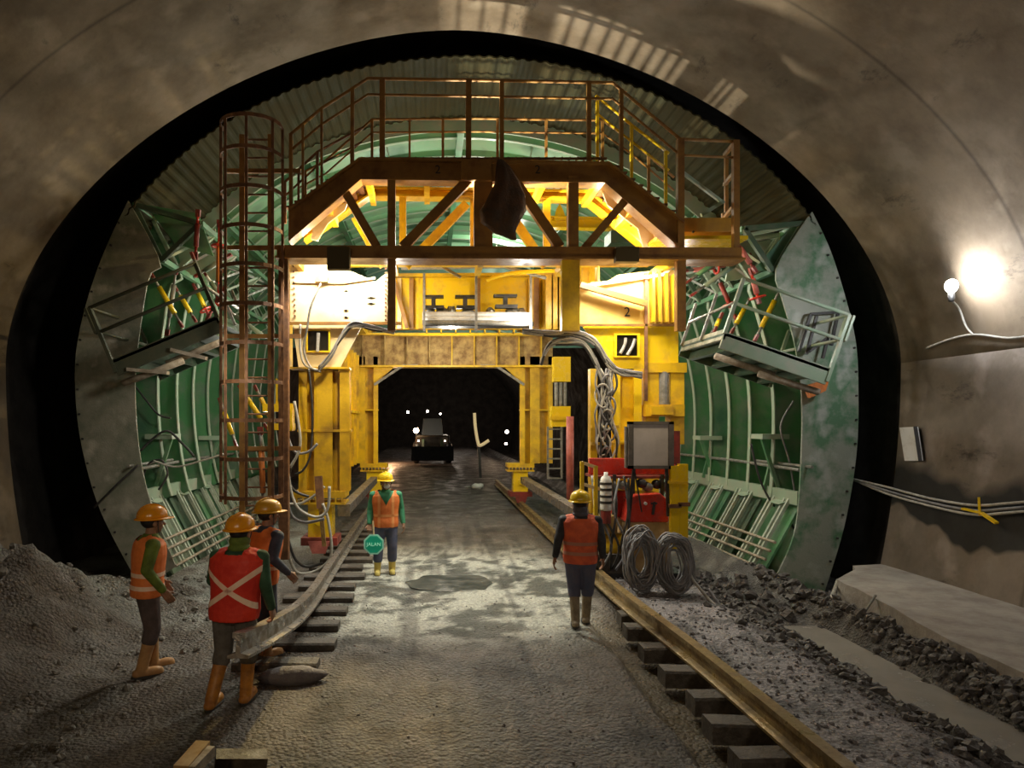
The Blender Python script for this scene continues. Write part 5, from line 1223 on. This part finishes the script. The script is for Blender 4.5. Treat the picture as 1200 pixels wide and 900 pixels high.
# tubes under the bottom chord
TUBE = emat('fluorescent_tube', (1, .95, .85), 22)
for (u0, u1, v), lab in (((344, 452, 301), 'bright fluorescent tube fitting under the left of the truss'), ((680, 786, 307), 'bright fluorescent tube fitting under the right of the truss')):
    t = thing('tube_light', lab, 'lamp', at((u0+u1)/2, v, 11.95))
    MB().bar(at(u0, v, 11.95), at(u1, v, 11.95), .10, .12, V((0, 1, 0))).build('tube', TUBE, t)
    MB().bar(at(u0-2, v-6, 11.95), at(u1+2, v-6, 11.95), .16, .05, V((0, 1, 0))).build('housing', WHT, t)
    c = at((u0+u1)/2, v+8, 11.95)
    area(c, 1.5, 95, NEUT, c + V((0, .8, -1)), 'tube_glow', .15)
# crown lights inside the form; the farthest one added to brighten the stop end
for p, e in ((at(470, 290, 16.5), 170), (at(640, 285, 16.8), 170), (at(560, 300, 20.5), 240), (at(600, 285, 24.5), 620)):
    point(p, e, COOL, .15, 'crown_light')
point(at(755, 285, 12.6), 90, WARM, .08, 'haunch_bulb'); point(at(375, 290, 12.5), 70, WARM, .08, 'haunch_bulb')
# inside gantry, warm on the yellow legs
for p, e in ((V((-.8, 13.9, 4.6)), 110), (V((1.9, 13.9, 4.6)), 110), (V((.5, 17.6, 3.9)), 260)): point(p, e, NEUT, .12, 'gantry_bulb')
# side bays between gantry and leaves
for p, e in ((V((-3.9, 14.6, 4.9)), 80), (V((5.3, 14.6, 4.9)), 60), (V((-3.7, 15.5, 2.6)), 85), (V((5.0, 15.5, 2.4)), 45)): point(p, e, (1, .97, .86), .15, 'bay_bulb')
# floods under the truss that light the road in front
spot(at(520, 310, 11.3), (.3, 9.8, 0), 760, (.97, 1, .88), 88, .15); spot(at(700, 312, 11.2), (1.6, 8.5, 0), 180, (1, .93, .8), 95, .15)
spot(at(350, 312, 11.2), (-3.2, 9.2, 0), 260, (1, .97, .85), 95, .12)
# warm fill spots added behind the camera
spot((-3.0, -3.5, 4.2), (.8, 12, 2.6), 430, (1, .74, .44), 75, .3, .9); spot((4.5, -3, 4.5), (5.0, 10, .4), 330, (1, .88, .74), 60, .3, .9)
spot(at(420, 310, 11.2), (-.75, 5.9, 0), 2000, (1, .74, .26), 27, .1, 1)  # narrow yellow spot added under the truss for the golden road glint
point(lb + V((-.16, -.3, 0)), 70, (.88, .93, 1), .06, 'wall_bulb')
point((-2.6, 44, .9), 380, (1, .55, .28), .12, 'far_fill'); point((1.5, 64, 4.5), 420, (1, .85, .7), .1, 'far_fill'); point((4.5, 50, 3.0), 200, (1, .7, .45), .1, 'far_fill')  # fill points added to lift the dark far drive
point((3.2, 12.6, 6.3), 110, WARM, .04, 'stair_bulb')
spot((.55, 11.97, 5.9), (2.6, 11.9, 9.0), 1500, (1, .93, .74), 88, .03, .4, 'grating_lamp'); spot((0, 12.15, 6.5), (-6, 11.4, 6.2), 480, (1, .80, .40), 80, .03, .6, 'ladder_lamp'); point((3.3, 10.2, 3.6), 34, WARM, .1, 'pack_fill')  # last point is fill added to brighten the board, pack and coils
spot((-1.1, 10.7, 5.0), (-2.1, 12.5, 2.6), 260, (1, .84, .55), 60, .1, .8); spot((2.7, 10.7, 5.0), (3.6, 12.5, 3.0), 200, (1, .86, .6), 60, .1, .8)  # spots added in front of the portal legs to brighten them
spot((-.6, .2, 3.6), (-2.3, 7.2, 1.3), 210, (1, .90, .74), 34, .25, 1); spot((-2.5, 9.5, 3.8), (-6.0, 13, 2.2), 190, (1, .95, .82), 85, .2, 1)  # fill spots added to brighten the workers and the left end plate
W_ = bpy.data.worlds.new('world'); bpy.context.scene.world = W_; W_.use_nodes = True
W_.node_tree.nodes['Background'].inputs[0].default_value = (1, .80, .62, 1); W_.node_tree.nodes['Background'].inputs[1].default_value = .028
sc = bpy.context.scene
sc.view_settings.view_transform = 'Standard'; sc.view_settings.look = 'None'; sc.view_settings.exposure = -.35
sc.cycles.use_denoising = True; sc.cycles.max_bounces = 6; sc.cycles.diffuse_bounces = 4; sc.cycles.glossy_bounces = 3; sc.cycles.sample_clamp_indirect = 4
